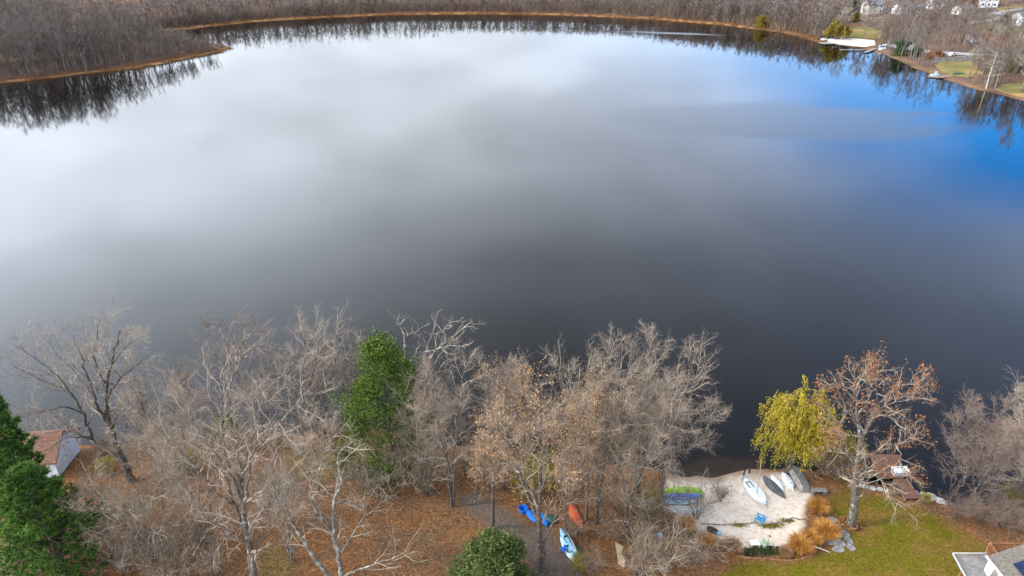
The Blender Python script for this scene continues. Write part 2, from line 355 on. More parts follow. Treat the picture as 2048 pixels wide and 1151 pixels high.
MAT['terracotta'] = noise_mat('terracotta', (0.24, 0.10, 0.06), (0.36, 0.17, 0.10), 4, 0.8)
MAT['metal'] = noise_mat('grey_metal', (0.35, 0.35, 0.35), (0.55, 0.55, 0.55), 4, 0.4)
MAT['siding_white'] = noise_mat('white_siding', (0.46, 0.45, 0.44), (0.60, 0.59, 0.57), 0.5, 0.6, stretch=(1, 1, 14))
MAT['siding_cream'] = noise_mat('cream_siding', (0.50, 0.47, 0.40), (0.64, 0.60, 0.52), 0.5, 0.6, stretch=(1, 1, 14))
MAT['roof_grey'] = noise_mat('grey_roof', (0.13, 0.13, 0.14), (0.21, 0.21, 0.22), 1.5, 0.9)
MAT['roof_tan'] = noise_mat('tan_roof_shingle', (0.12, 0.10, 0.078), (0.22, 0.19, 0.148), 5, 0.9, bump=0.4, bscale=8, stretch=(1, 1, 1))
MAT['roof_worn'] = noise_mat('worn_grey_roof', (0.12, 0.115, 0.11), (0.25, 0.235, 0.22), 1.8, 0.85, c3=(0.17, 0.135, 0.11), scale3=1.1)
MAT['glass'] = noise_mat('window_glass', (0.02, 0.025, 0.03), (0.05, 0.06, 0.07), 1, 0.08, spec=0.6)
MAT['panel_blue'] = noise_mat('solar_glass', (0.006, 0.012, 0.04), (0.012, 0.022, 0.07), 1, 0.12, spec=0.6)
MAT['asphalt'] = noise_mat('asphalt', (0.20, 0.19, 0.19), (0.30, 0.29, 0.285), 0.2, 0.9)
MAT['bilge'] = noise_mat('leafy_cockpit', (0.16, 0.14, 0.08), (0.38, 0.35, 0.24), 6, 0.9)
MAT['trim'] = noise_mat('cream_trim', (0.50, 0.48, 0.43), (0.66, 0.64, 0.58), 2, 0.6)
MAT['soil'] = noise_mat('dark_soil', (0.02, 0.016, 0.013), (0.06, 0.045, 0.035), 6, 0.95, bump=0.5)

# ------------------------------------------------------------------ the ground: one sheet, lake basin included
def axis(fine_lo, fine_hi, step, far_lo, far_hi, mid_lo, mid_hi, mid_step):
    """fine lines in the middle, growing to mid_step, then growing to the far ends"""
    a = list(np.arange(fine_lo, fine_hi, step)); s = step
    while a[-1] < mid_hi: s = min(s * 1.12, mid_step); a.append(a[-1] + s)
    while a[-1] < far_hi: s *= 1.35; a.append(a[-1] + s)
    b = [fine_lo]; s = step
    while b[-1] > mid_lo: s = min(s * 1.12, mid_step); b.append(b[-1] - s)
    while b[-1] > far_lo: s *= 1.35; b.append(b[-1] - s)
    return np.array(b[:0:-1] + a)
GX = axis(-44, 46, 0.42, -7000, 7000, -420, 430, 4.6)
GY = axis(34, 66, 0.42, -900, 9000, 20, 640, 3.6)
def px_poly(pts): return np.array([gp(u, v)[:2] for u, v in pts])
LAWN = px_poly([(1440, 1140), (1475, 1117), (1560, 1120), (1640, 1102), (1668, 1085), (1664, 1040), (1645, 990), (1690, 975), (1760, 988), (1800, 1000), (1850, 1014), (1900, 1040), (1960, 1080), (2048, 1130), (2300, 1300), (1300, 1300), (1400, 1160)])
SAND = px_poly([(1330, 955), (1370, 942), (1430, 940), (1490, 938), (1560, 940), (1608, 972), (1628, 985), (1618, 1010), (1606, 1040), (1600, 1070), (1560, 1094), (1480, 1096), (1440, 1080), (1400, 1062), (1362, 1044), (1336, 1000)])
PATH = px_poly([(905, 985), (950, 985), (1010, 1015), (1048, 1050), (1100, 1052), (1128, 1108), (1165, 1151), (1200, 1230), (1050, 1230), (1058, 1130), (1005, 1080), (950, 1030)])
MOSS = [px_poly(p) for p in ([(520, 1090), (560, 1085), (590, 1120), (570, 1190), (510, 1190)], [(560, 905), (650, 900), (700, 930), (640, 960), (570, 945)], [(330, 900), (420, 890), (440, 930), (350, 945)])]
def build_ground():
    X, Y = np.meshgrid(GX, GY)
    D = shore_d(X, Y); Z = ground_z(X, Y, D)
    nx, ny = len(GX), len(GY)
    V = np.stack([X, Y, Z], axis=-1).reshape(-1, 3)
    i = np.arange(nx - 1)[None, :] + (np.arange(ny - 1) * nx)[:, None]
    Q = np.stack([i, i + 1, i + 1 + nx, i + nx], axis=-1).reshape(-1, 4)
    mb = MB(); mb.add(V, Q); me = mb.mesh('ground', ground_mat(), True)
    x, y, d = X.ravel(), Y.ravel(), D.ravel()
    near = (y < 130) & (y > 20) & (np.abs(x) < 60)
    lawn = np.zeros(len(x)); sand = np.zeros(len(x)); path = np.zeros(len(x)); moss = np.zeros(len(x))
    xn, yn = x[near], y[near]; w = 0.35 * wob(xn, yn, 0.9, 4.0)
    lawn[near] = sstep(-0.5, 0.9, sdf(LAWN, xn, yn) + w * 1.3)
    sand[near] = sstep(-0.15, 0.35, sdf(SAND, xn, yn) + w)
    bw = px_poly([(1290, 975), (1320, 935), (1400, 905), (1520, 905), (1560, 960), (1400, 985)])
    sand[near] = np.maximum(sand[near], sstep(-0.5, 1.2, sdf(bw, xn, yn) + w) * sstep(0.3, -0.3, d[near]) * 0.8)
    path[near] = sstep(-0.7, 0.5, sdf(PATH, xn, yn) + w * 1.5)
    for p in MOSS: moss[near] = np.maximum(moss[near], 0.4 * sstep(-0.9, 0.8, sdf(p, xn, yn) + w * 2))
    far = (y > 130)
    reed = np.where(far, sstep(7.0, 3.5, d + 2.0 * wob(x, y, 12.0, 3.0)) * (d > -3) * (1 - 0.65 * sstep(120, 165, x)), 0.25 * sstep(2.5, 0.5, d) * (d > 0))
    mud_depth_dark = sstep(0.25, -0.5, d)  # muddy bed mask, also carries the painted darkening of deeper water
    for nm, arr in (('mask_a', (lawn, sand, path, reed)), ('mask_b', (mud_depth_dark, moss, far * 1.0, sstep(1.6, 0.15, d + 0.3 * wob(x, y, 0.8, 5.0)) * (y < 130)))):
        at = me.attributes.new(nm, 'FLOAT_COLOR', 'POINT'); at.data.foreach_set('color', np.stack(arr, axis=1).astype(np.float32).ravel())
    tag(link('ground', me), kind='structure')
def ground_mat():
    m, nt, b = principled('ground'); N = nt.nodes; L = nt.links
    g = N.new('ShaderNodeNewGeometry'); P = g.outputs['Position']
    def noise(s, d=4, r=0.55):
        n = N.new('ShaderNodeTexNoise'); n.inputs['Scale'].default_value = s; n.inputs['Detail'].default_value = d; n.inputs['Roughness'].default_value = r; L.new(P, n.inputs['Vector']); return n.outputs[0]
    def ramp(f, stops):
        c = N.new('ShaderNodeValToRGB'); L.new(f, c.inputs[0]); e = c.color_ramp.elements
        while len(e) < len(stops): e.new(0.5)
        for k, (p, col) in enumerate(stops): e[k].position = p; e[k].color = C4(col)
        return c.outputs[0]
    def mix(f, a, c, mode='MIX'):
        x = N.new('ShaderNodeMix'); x.data_type = 'RGBA'; x.blend_type = mode
        if isinstance(f, float): x.inputs[0].default_value = f
        else: L.new(f, x.inputs[0])
        for i, v in ((6, a), (7, c)):
            if isinstance(v, tuple): x.inputs[i].default_value = C4(v)
            else: L.new(v, x.inputs[i])
        return x.outputs[2]
    a1 = N.new('ShaderNodeAttribute'); a1.attribute_name = 'mask_a'; s1 = N.new('ShaderNodeSeparateColor'); L.new(a1.outputs['Color'], s1.inputs[0])
    a2 = N.new('ShaderNodeAttribute'); a2.attribute_name = 'mask_b'; s2 = N.new('ShaderNodeSeparateColor'); L.new(a2.outputs['Color'], s2.inputs[0])
    big = noise(0.35, 3); mid = noise(1.6, 5, 0.65); fine = noise(4.2, 5, 0.72)
    # fallen leaves: brown to orange
    lit = ramp(fine, [(0.3, (0.055, 0.03, 0.018)), (0.45, (0.15, 0.07, 0.032)), (0.56, (0.25, 0.11, 0.04)), (0.72, (0.37, 0.185, 0.07))])
    lit2 = ramp(fine, [(0.3, (0.05, 0.03, 0.018)), (0.5, (0.145, 0.078, 0.04)), (0.7, (0.28, 0.165, 0.085))])
    bg = ramp(noise(0.45, 4, 0.6), [(0.40, (0, 0, 0)), (0.58, (1, 1, 1))])
    lit = mix(bg, lit, lit2)
    farc = ramp(noise(0.05, 5, 0.6), [(0.36, (0.07, 0.052, 0.042)), (0.5, (0.115, 0.076, 0.056)), (0.64, (0.19, 0.10, 0.06))])
    gt = ramp(fine, [(0.3, (0.09, 0.065, 0.022)), (0.5, (0.19, 0.135, 0.05)), (0.7, (0.30, 0.22, 0.10))])
    lit = mix(ramp(noise(0.22, 5, 0.62), [(0.60, (0, 0, 0)), (0.72, (0.6, 0.6, 0.6))]), lit, gt)
    col = mix(s2.outputs[2], lit, farc)
    moss = ramp(fine, [(0.3, (0.06, 0.06, 0.012)), (0.5, (0.16, 0.135, 0.03)), (0.7, (0.30, 0.22, 0.06))])
    col = mix(s2.outputs[1], col, moss)
    gr = ramp(fine, [(0.28, (0.046, 0.044, 0.003)), (0.5, (0.108, 0.092, 0.006)), (0.72, (0.185, 0.146, 0.015))])
    gb = ramp(fine, [(0.28, (0.07, 0.044, 0.008)), (0.5, (0.15, 0.093, 0.017)), (0.72, (0.25, 0.16, 0.036))])
    col = mix(s1.outputs[0], col, mix(ramp(big, [(0.42, (0, 0, 0)), (0.60, (1, 1, 1))]), gr, gb))
    pa = ramp(noise(4.0, 6, 0.7), [(0.3, (0.07, 0.052, 0.04)), (0.5, (0.12, 0.09, 0.07)), (0.7, (0.18, 0.14, 0.11))])
    col = mix(s1.outputs[2], col, pa)
    sn = ramp(noise(2.2, 6, 0.7), [(0.28, (0.56, 0.46, 0.36)), (0.5, (0.70, 0.575, 0.455)), (0.7, (0.76, 0.645, 0.53))])
    bits = ramp(noise(6.0, 3, 0.6), [(0.66, (0, 0, 0)), (0.74, (0.8, 0.8, 0.8))])
    sn = mix(bits, sn, (0.20, 0.115, 0.06))
    sn = mix(a2.outputs['Alpha'], sn, (0.27, 0.205, 0.145))
    tr = ramp(noise(1.1, 5, 0.7), [(0.34, (0.86, 0.84, 0.81)), (0.55, (1, 1, 1))])
    sn = mix(1.0, sn, tr, 'MULTIPLY')
    col = mix(s1.outputs[1], col, sn)
    rd = ramp(noise(0.12, 5, 0.6), [(0.35, (0.16, 0.075, 0.032)), (0.5, (0.28, 0.14, 0.055)), (0.65, (0.38, 0.22, 0.10))])
    col = mix(a1.outputs['Alpha'], col, rd)
    # lake bed: dark silt, depth darkening painted in, except where beach sand runs in
    sub = N.new('ShaderNodeMath'); sub.operation = 'SUBTRACT'; sub.use_clamp = True; L.new(s2.outputs[0], sub.inputs[0]); L.new(s1.outputs[1], sub.inputs[1])
    col = mix(sub.outputs[0], col, ramp(mid, [(0.3, (0.012, 0.011, 0.010)), (0.7, (0.028, 0.024, 0.019))]))
    L.new(col, b.inputs['Base Color']); b.inputs['Roughness'].default_value = 0.95; b.inputs['Specular IOR Level'].default_value = 0.1
    bp = N.new('ShaderNodeBump'); bp.inputs['Strength'].default_value = 0.5; bp.inputs['Distance'].default_value = 0.10
    L.new(fine, bp.inputs['Height']); L.new(bp.outputs[0], b.inputs['Normal'])
    return m
build_ground()

# ------------------------------------------------------------------ the lake
def water_mat():
    m = bpy.data.materials.new('lake_water'); m.use_nodes = True; nt = m.node_tree; N = nt.nodes; L = nt.links; N.clear()
    out = N.new('ShaderNodeOutputMaterial'); g = N.new('ShaderNodeNewGeometry')
    def mp(scale, rz=0.0):
        x = N.new('ShaderNodeMapping'); x.inputs['Scale'].default_value = scale; x.inputs['Rotation'].default_value = (0, 0, rz); L.new(g.outputs['Position'], x.inputs[0]); return x.outputs[0]
    def noise(vec, s, d=2):
        n = N.new('ShaderNodeTexNoise'); n.inputs['Scale'].default_value = s; n.inputs['Detail'].default_value = d; L.new(vec, n.inputs['Vector']); return n.outputs[0]
    def mr(v, a, b, c, d):
        x = N.new('ShaderNodeMapRange'); x.interpolation_type = 'SMOOTHSTEP'; L.new(v, x.inputs[0])
        for i, k in enumerate((a, b, c, d)): x.inputs[i + 1].default_value = k
        return x.outputs[0]
    def mt(op, a, b):
        x = N.new('ShaderNodeMath'); x.operation = op
        for i, v in enumerate((a, b)):
            if isinstance(v, float): x.inputs[i].default_value = v
            else: L.new(v, x.inputs[i])
        return x.outputs[0]
    # patches the breeze has ruffled: two cat's paws on an otherwise still lake
    def paw(c, rad, rz, soft):
        x = N.new('ShaderNodeMapping'); x.vector_type = 'TEXTURE'; x.inputs['Location'].default_value = (c[0], c[1], 0); x.inputs['Rotation'].default_value = (0, 0, rz); x.inputs['Scale'].default_value = (rad[0], rad[1], 1)
        L.new(g.outputs['Position'], x.inputs[0])
        wn = noise(mp((0.02, 0.05, 1)), 1.0, 4)
        ln = N.new('ShaderNodeVectorMath'); ln.operation = 'LENGTH'; L.new(x.outputs[0], ln.inputs[0])
        return mr(mt('ADD', ln.outputs['Value'], mt('MULTIPLY', mt('SUBTRACT', wn, 0.5), 1.1)), 1.0, 1.0 - soft, 0.0, 1.0)
    pa = at_z(1550, 240); pb = at_z(1380, 68.5)
    ruf = mt('MAXIMUM', mt('MULTIPLY', paw(pa, (68, 31), math.radians(-3), 0.45), 0.9), mt('MULTIPLY', paw(pb, (42, 7), math.radians(-18), 0.8), 0.8))
    wave = noise(mp((0.8, 1.2, 1), 0.4), 1.7, 5)
    swell = noise(mp((0.25, 0.6, 1), 0.2), 0.35, 2)
    bump = N.new('ShaderNodeBump'); bump.inputs['Distance'].default_value = 0.02
    L.new(mt('ADD', mt('MULTIPLY', ruf, 0.55), 0.035), bump.inputs['Strength']); L.new(wave, bump.inputs['Height'])
    bump2 = N.new('ShaderNodeBump'); bump2.inputs['Distance'].default_value = 0.05; bump2.inputs['Strength'].default_value = 0.02
    L.new(swell, bump2.inputs['Height']); L.new(bump.outputs[0], bump2.inputs['Normal'])
    gl = N.new('ShaderNodeBsdfGlossy'); gl.inputs['Color'].default_value = (1, 1, 1, 1)
    L.new(mt('ADD', mt('MULTIPLY', ruf, 0.26), 0.045), gl.inputs['Roughness']); L.new(bump2.outputs[0], gl.inputs['Normal'])
    tr = N.new('ShaderNodeBsdfTransparent'); tr.inputs['Color'].default_value = (0.52, 0.46, 0.34, 1)
    fr = N.new('ShaderNodeFresnel'); fr.inputs['IOR'].default_value = 1.333
    mx = N.new('ShaderNodeMixShader'); L.new(fr.outputs[0], mx.inputs[0]); L.new(tr.outputs[0], mx.inputs[1]); L.new(gl.outputs[0], mx.inputs[2])
    L.new(mx.outputs[0], out.inputs[0])
    return m
def build_water():
    mb = MB()
    lo = LAKE.min(axis=0) - 30; hi = LAKE.max(axis=0) + 30
    mb.add([(lo[0], lo[1], 0), (hi[0], lo[1], 0), (hi[0], hi[1], 0), (lo[0], hi[1], 0)], quads=[(0, 1, 2, 3)])
    tag(mb.build('lake_water', water_mat()), kind='structure')
build_water()

# ------------------------------------------------------------------ sheets of grass, sand and asphalt on the far shore
def sheet(name, pts_px, mat, lift, step=3.0, kind='structure'):
    poly = px_poly(pts_px)
    lo, hi = poly.min(axis=0), poly.max(axis=0)
    # denser outline
    out = []
    for i in range(len(poly)):
        a, b = poly[i], poly[(i + 1) % len(poly)]; k = max(1, int(np.linalg.norm(b - a) / step))
        out += [a + (b - a) * j / k for j in range(k)]
    out = np.array(out); n = len(out)
    xs = np.arange(lo[0], hi[0], step); ys = np.arange(lo[1], hi[1], step)
    X, Y = np.meshgrid(xs, ys); ins = sdf(poly, X.ravel(), Y.ravel()) > step * 0.5
    pts = np.vstack([out, np.stack([X.ravel()[ins], Y.ravel()[ins]], axis=1)])
    r = delaunay_2d_cdt([Vector(p) for p in pts], [], [list(range(n))], 1, 1e-4)
    vv = np.array([tuple(p) for p in r[0]]); z = np.maximum(ground_z(vv[:, 0], vv[:, 1]), 0.05) + lift
    me = bpy.data.meshes.new(name); me.from_pydata([(a, b, c) for (a, b), c in zip(vv, z)], [], r[2]); me.materials.append(mat); me.update()
    bm = bmesh.new(); bm.from_mesh(me); bmesh.ops.recalc_face_normals(bm, faces=bm.faces)
    if sum(f.normal.z for f in bm.faces) < 0: bmesh.ops.reverse_faces(bm, faces=bm.faces)
    bm.to_mesh(me); bm.free()
    return tag(link(name, me), kind=kind)
MAT['lawn_far'] = noise_mat('far_lawn', (0.11, 0.095, 0.025), (0.20, 0.165, 0.05), 0.15, 0.95, c3=(0.29, 0.17, 0.06), scale3=0.07, coord='Object')
MAT['sand_far'] = noise_mat('far_sand', (0.48, 0.41, 0.33), (0.60, 0.52, 0.43), 0.4, 0.95)
def far_setting():
    sheet('beach_lawn', [(1668, 60), (1700, 53), (1738, 55), (1765, 66), (1760, 78), (1700, 80), (1668, 79)], MAT['lawn_far'], 0.12)
    sheet('beach_sand', [(1652, 85), (1672, 80), (1705, 78), (1748, 82), (1752, 92), (1730, 96), (1706, 94), (1680, 91)], MAT['sand_far'], 0.3)
    sheet('shore_lawn', [(1868, 131), (1885, 124), (1935, 121), (1952, 130), (1966, 150), (1935, 157), (1905, 153), (1880, 142)], MAT['lawn_far'], 0.12)
    sheet('shore_lawn', [(1990, 180), (2005, 170), (2060, 164), (2090, 190), (2060, 199), (2025, 192)], MAT['lawn_far'], 0.12)
    sheet('house_lawn', [(1950, 52), (1990, 44), (2060, 50), (2090, 74), (2010, 78), (1960, 66)], MAT['lawn_far'], 0.12)
    sheet('house_lawn', [(2000, 84), (2030, 80), (2100, 84), (2100, 104), (2040, 104), (2006, 96)], MAT['lawn_far'], 0.12)
    sheet('roadside_lawn', [(1990, 17), (2080, 9), (2100, 16), (2000, 24)], MAT['lawn_far'], 0.12)
    sheet('parking_lot', [(1768, 91), (1800, 89), (1832, 90), (1832, 101), (1815, 103), (1790, 97)], MAT['asphalt'], 0.2)
    sheet('road', [(1826, 97), (1850, 101), (1885, 104), (1930, 107), (1965, 110), (1965, 115), (1930, 112), (1880, 109), (1840, 106)], MAT['asphalt'], 0.24)
    sheet('road', [(1925, 46.5), (1960, 41.5), (1985, 39), (2005, 31), (1985, 30), (1970, 30), (1980, 26.5), (2010, 22), (2060, 14.5), (2060, 18.5), (2010, 26), (2012, 32), (1988, 43), (1955, 47), (1930, 52)], MAT['asphalt'], 0.2)
    sheet('driveway', [(1930, 70), (1942, 72), (1954, 84), (1944, 88), (1934, 80)], MAT['asphalt'], 0.2)
far_setting()

# ------------------------------------------------------------------ tree growing
def catmull(pts, m, rng=None, jit=0.0):
    pts = np.asarray(pts, float); n = len(pts)
    P = np.vstack([2 * pts[0] - pts[1], pts, 2 * pts[-1] - pts[-2]])
    seg = np.linalg.norm(np.diff(pts, axis=0), axis=1); cum = np.concatenate([[0], np.cumsum(seg)]); s = np.linspace(0, cum[-1], m)
    out = []
    for v in s:
        i = min(np.searchsorted(cum, v, side='right') - 1, n - 2); t = (v - cum[i]) / (seg[i] + 1e-9)
        p0, p1, p2, p3 = P[i], P[i + 1], P[i + 2], P[i + 3]
        out.append(0.5 * (2 * p1 + (p2 - p0) * t + (2 * p0 - 5 * p1 + 4 * p2 - p3) * t * t + (3 * p1 - p0 - 3 * p2 + p3) * t ** 3))
    out = np.array(out)
    if rng is not None and jit > 0: out[1:-1] += rng.normal(0, jit, (m - 2, 3))
    return out
def sprout(P, R, n, rng, t0=0.2, t1=1.0, ang=(35, 65), ratio=0.5, lmin=0.3, lmax=9.0, up=0.1, curl=0.2, seg=4, rr=0.6, tip=0.3, rmin=0.004, prof=0.6, flat=0.0):
    """children on every polyline of P (b,m,3)"""
    P = np.asarray(P, float); b, m, _ = P.shape
    plen = np.linalg.norm(np.diff(P, axis=1), axis=2).sum(axis=1)
    idx = np.repeat(np.arange(b), n); k = np.tile(np.arange(n), b)
    t = t0 + (t1 - t0) * (k + rng.uniform(0, 1, len(k))) / n
    f = t * (m - 1); i = np.clip(f.astype(int), 0, m - 2); fr = (f - i)[:, None]
    A = P[idx, i]; B = P[idx, i + 1]; pos = A + (B - A) * fr
    T = B - A; T /= np.linalg.norm(T, axis=1, keepdims=True) + 1e-9
    rad = R[idx, i] * (1 - fr[:, 0]) + R[idx, i + 1] * fr[:, 0]
    ref = np.where(np.abs(T[:, 2:3]) > 0.9, np.array([1.0, 0, 0]), np.array([0, 0, 1.0]))
    U = np.cross(T, ref); U /= np.linalg.norm(U, axis=1, keepdims=True) + 1e-9; Vv = np.cross(T, U)
    az = k * 2.399 + rng.uniform(0, 6.28, b)[idx] + rng.normal(0, 0.5, len(k))
    th = np.radians(rng.uniform(ang[0], ang[1], len(k)))
    d = T * np.cos(th)[:, None] + (U * np.cos(az)[:, None] + Vv * np.sin(az)[:, None]) * np.sin(th)[:, None]
    if flat: d[:, 2] *= (1 - flat)
    L = np.clip(plen[idx] * ratio * (1 - prof * (t - t0) / (1 - t0 + 1e-6)) * rng.uniform(0.6, 1.25, len(k)), lmin, lmax)
    out = np.zeros((len(k), seg + 1, 3)); out[:, 0] = pos
    for s in range(seg):
        d = d + rng.normal(0, curl, d.shape); d[:, 2] += up; d /= np.linalg.norm(d, axis=1, keepdims=True) + 1e-9
        out[:, s + 1] = out[:, s] + d * (L / seg)[:, None]
    r0 = np.maximum(rad * rr, rmin)
    RR = r0[:, None] * np.linspace(1, tip, seg + 1)[None, :]; RR = np.maximum(RR, rmin * 0.6)
    return out, RR
def finish_tree(name, label, base, stems, rng, barkm, twigm, dens=1.0, group=None, leaves=None, twig_r=0.0098, up=0.06, len2=3.2, cat='tree', spread=(30, 60), levels=3, curl=0.2, leaf_n=0, leaf_size=0.16, leaf_z=(0, 99), drop=0.0, parent=None):
    """stems: list of (points (m,3) local, r0, r1). Adds branches and twigs, builds trunk and crown parts."""
    root = thing(name, label, cat, base, (0, 0, 0), group)
    tr = MB(); big = []; bigR = []
    for P, r0, r1 in stems:
        m = len(P); R = r0 + (r1 - r0) * np.linspace(0, 1, m) ** 0.8
        tr.tubes(P, R, 7 if r0 > 0.12 else 5)
        big.append(catmull(P, 12)); bigR.append(r0 + (r1 - r0) * np.linspace(0, 1, 12) ** 0.8)
    tr.build('trunk', barkm, root, True)
    big = np.array(big); bigR = np.array(bigR)
    br = MB()
    n2 = max(3, int(round(10 * dens)))
    P2, R2 = sprout(big, bigR, n2, rng, 0.28, 1.0, spread, 0.55, 0.9, len2, up, curl, 5, 0.58, 0.3, twig_r * 2.2, 0.45)
    if drop > 0: k = rng.uniform(0, 1, len(P2)) > drop; P2, R2 = P2[k], R2[k]
    br.tubes(P2, R2, 4, mat=1)
    P3, R3 = sprout(P2, R2, max(3, int(round(7 * dens))), rng, 0.15, 1.0, (25, 60), 0.55, 0.45, 2.1, up, curl, 2, 0.62, 0.35, twig_r, 0.5)
    br.tubes(P3, R3, 3, True)
    if levels >= 3:
        P4, R4 = sprout(P3, R3, max(2, int(round(6 * dens))), rng, 0.15, 1.0, (22, 58), 0.6, 0.3, 1.2, up, curl, 1, 0.7, 0.5, twig_r * 0.8, 0.4)
        br.tubes(P4, R4, 3, True)
        tips = P4[:, -1]
    else: tips = P3[:, -1]
    br.build('crown', [twigm, MAT['limb_brown'] if barkm is MAT['bark_brown'] else MAT['limb_pale']], root, False)
    if leaves is not None and leaf_n > 0:
        z = tips[:, 2]; cand = tips[(z > leaf_z[0]) & (z < leaf_z[1])]
        if len(cand):
            # leaves hang on in clumps, not evenly
            w = np.sin(cand[:, 0] * 1.1 + 1) * np.sin(cand[:, 1] * 1.3) * np.sin(cand[:, 2] * 0.9 + 2) + 0.25 + rng.uniform(-0.25, 0.25, len(cand))
            cand = cand[w > 0] if (w > 0).sum() > 50 else cand
            C = cand[rng.integers(0, len(cand), leaf_n)] + rng.normal(0, 0.13, (leaf_n, 3))
            lf = MB(); lf.cards(C, leaf_size, rng); tag(lf.build('leaves', leaves, root), kind='stuff')
    return root
def hero(name, label, stems_px, seed, barkm, twigm, lean_y=0.0, depth=2.5, jit=0.05, base_px=None, **kw):
    """stems_px: list of (r0, r1, [(u,v),...]); the first starts at the base on the ground"""
    rng = np.random.default_rng(seed)
    g = gp(*(base_px or stems_px[0][2][0])); y0 = g[1]
    stems = []; ztop = min(p[1] for s in stems_px for p in s[2])
    vb = stems_px[0][2][0][1]
    for k, (r0, r1, pts) in enumerate(stems_px):
        off = 0.0 if k == 0 else (rng.uniform(0.35, 1.0) * depth * (1 if k % 2 else -1))
        W_ = []
        n = len(pts)
        for j, (u, v) in enumerate(pts):
            h = (vb - v) / max(1, (vb - ztop)); f = j / max(1, n - 1)
            W_.append(at_y(u, v, y0 + lean_y * max(h, 0) + off * f) - g)
        if k == 0: W_[0] = np.array([0, 0, -0.25])
        ln = np.linalg.norm(np.diff(np.array(W_), axis=0), axis=1).sum()
        stems.append((catmull(W_, max(8, int(ln / 0.5)), rng, jit), r0, r1))
    return finish_tree(name, label, tuple(g), stems, rng, barkm, twigm, **kw)
def make_generic(seed, H, R, habit='round', r0=0.2, n_stem=1, fork=0.35, n_limb=13):
    """stems of an ordinary bare tree of height H and crown radius R, local coordinates"""
    rng = np.random.default_rng(seed); stems = []
    if n_stem == 1:
        pts = [np.array([0, 0, -0.25])]; d = np.array([0, 0, 1.0])
        for k in range(9):
            d = d + rng.normal(0, 0.07, 3); d[2] = max(d[2], 0.75); d /= np.linalg.norm(d); pts.append(pts[-1] + d * H * 0.92 / 9)
        T = catmull(pts, 18); stems.append((T, r0, 0.03))
        mains = [T]; mr = [np.linspace(r0, 0.03, 18)]
    else:
        mains = []; mr = []
        for s in range(n_stem):
            a = s * 6.283 / n_stem + rng.uniform(-0.4, 0.4); o = rng.uniform(0.45, 0.8) * R
            tip = np.array([math.cos(a) * o, math.sin(a) * o, H * rng.uniform(0.8, 0.97)])
            fz = H * fork * rng.uniform(0.6, 1.0)
            pts = [np.array([math.cos(a) * r0 * 0.3, math.sin(a) * r0 * 0.3, -0.25]), np.array([math.cos(a) * 0.15, math.sin(a) * 0.15, fz * 0.5]), np.array([math.cos(a) * o * 0.22, math.sin(a) * o * 0.22, fz + 0.08 * H]),
                   np.array([math.cos(a) * o * 0.65, math.sin(a) * o * 0.65, H * 0.6]), tip]
            rr = r0 * rng.uniform(0.5, 0.75)
            T = catmull(pts, 18, rng, 0.08); stems.append((T, rr, 0.025)); mains.append(T); mr.append(np.linspace(rr, 0.025, 18))
    ang = {'round': (40, 68), 'vase': (25, 45), 'spread': (50, 80), 'tall': (35, 60)}[habit]
    nl = max(3, int(n_limb / len(mains)))
    LP, LR = sprout(np.array(mains), np.array(mr), nl, rng, fork if n_stem == 1 else 0.35, 0.97, ang, R / H * 1.05, 0.8, R * 1.15, {'round': 0.10, 'vase': 0.16, 'spread': 0.06, 'tall': 0.1}[habit], 0.10, 8, 0.55, 0.22, 0.02, 0.5)
    for p, r in zip(LP, LR): stems.append((catmull(p, 10), r[0], r[-1]))
    return stems, rng
def generic(name, label, base_px, top_v, half_w_px, seed, barkm, twigm, habit='round', r0=None, n_stem=1, fork=0.35, n_limb=13, z=None, **kw):
    g = gp(*base_px); d = math.sqrt(g[1] ** 2 + CAMH ** 2)
    H = at_y(base_px[0], top_v, g[1])[2] - g[2]; R = 1.2 * half_w_px / FPX * math.hypot(g[1], CAMH - H / 2)
    stems, rng = make_generic(seed, H, R, habit, r0 or 0.011 * H + 0.02, n_stem, fork, n_limb)
    return finish_tree(name, label, tuple(g), stems, rng, barkm, twigm, **kw)

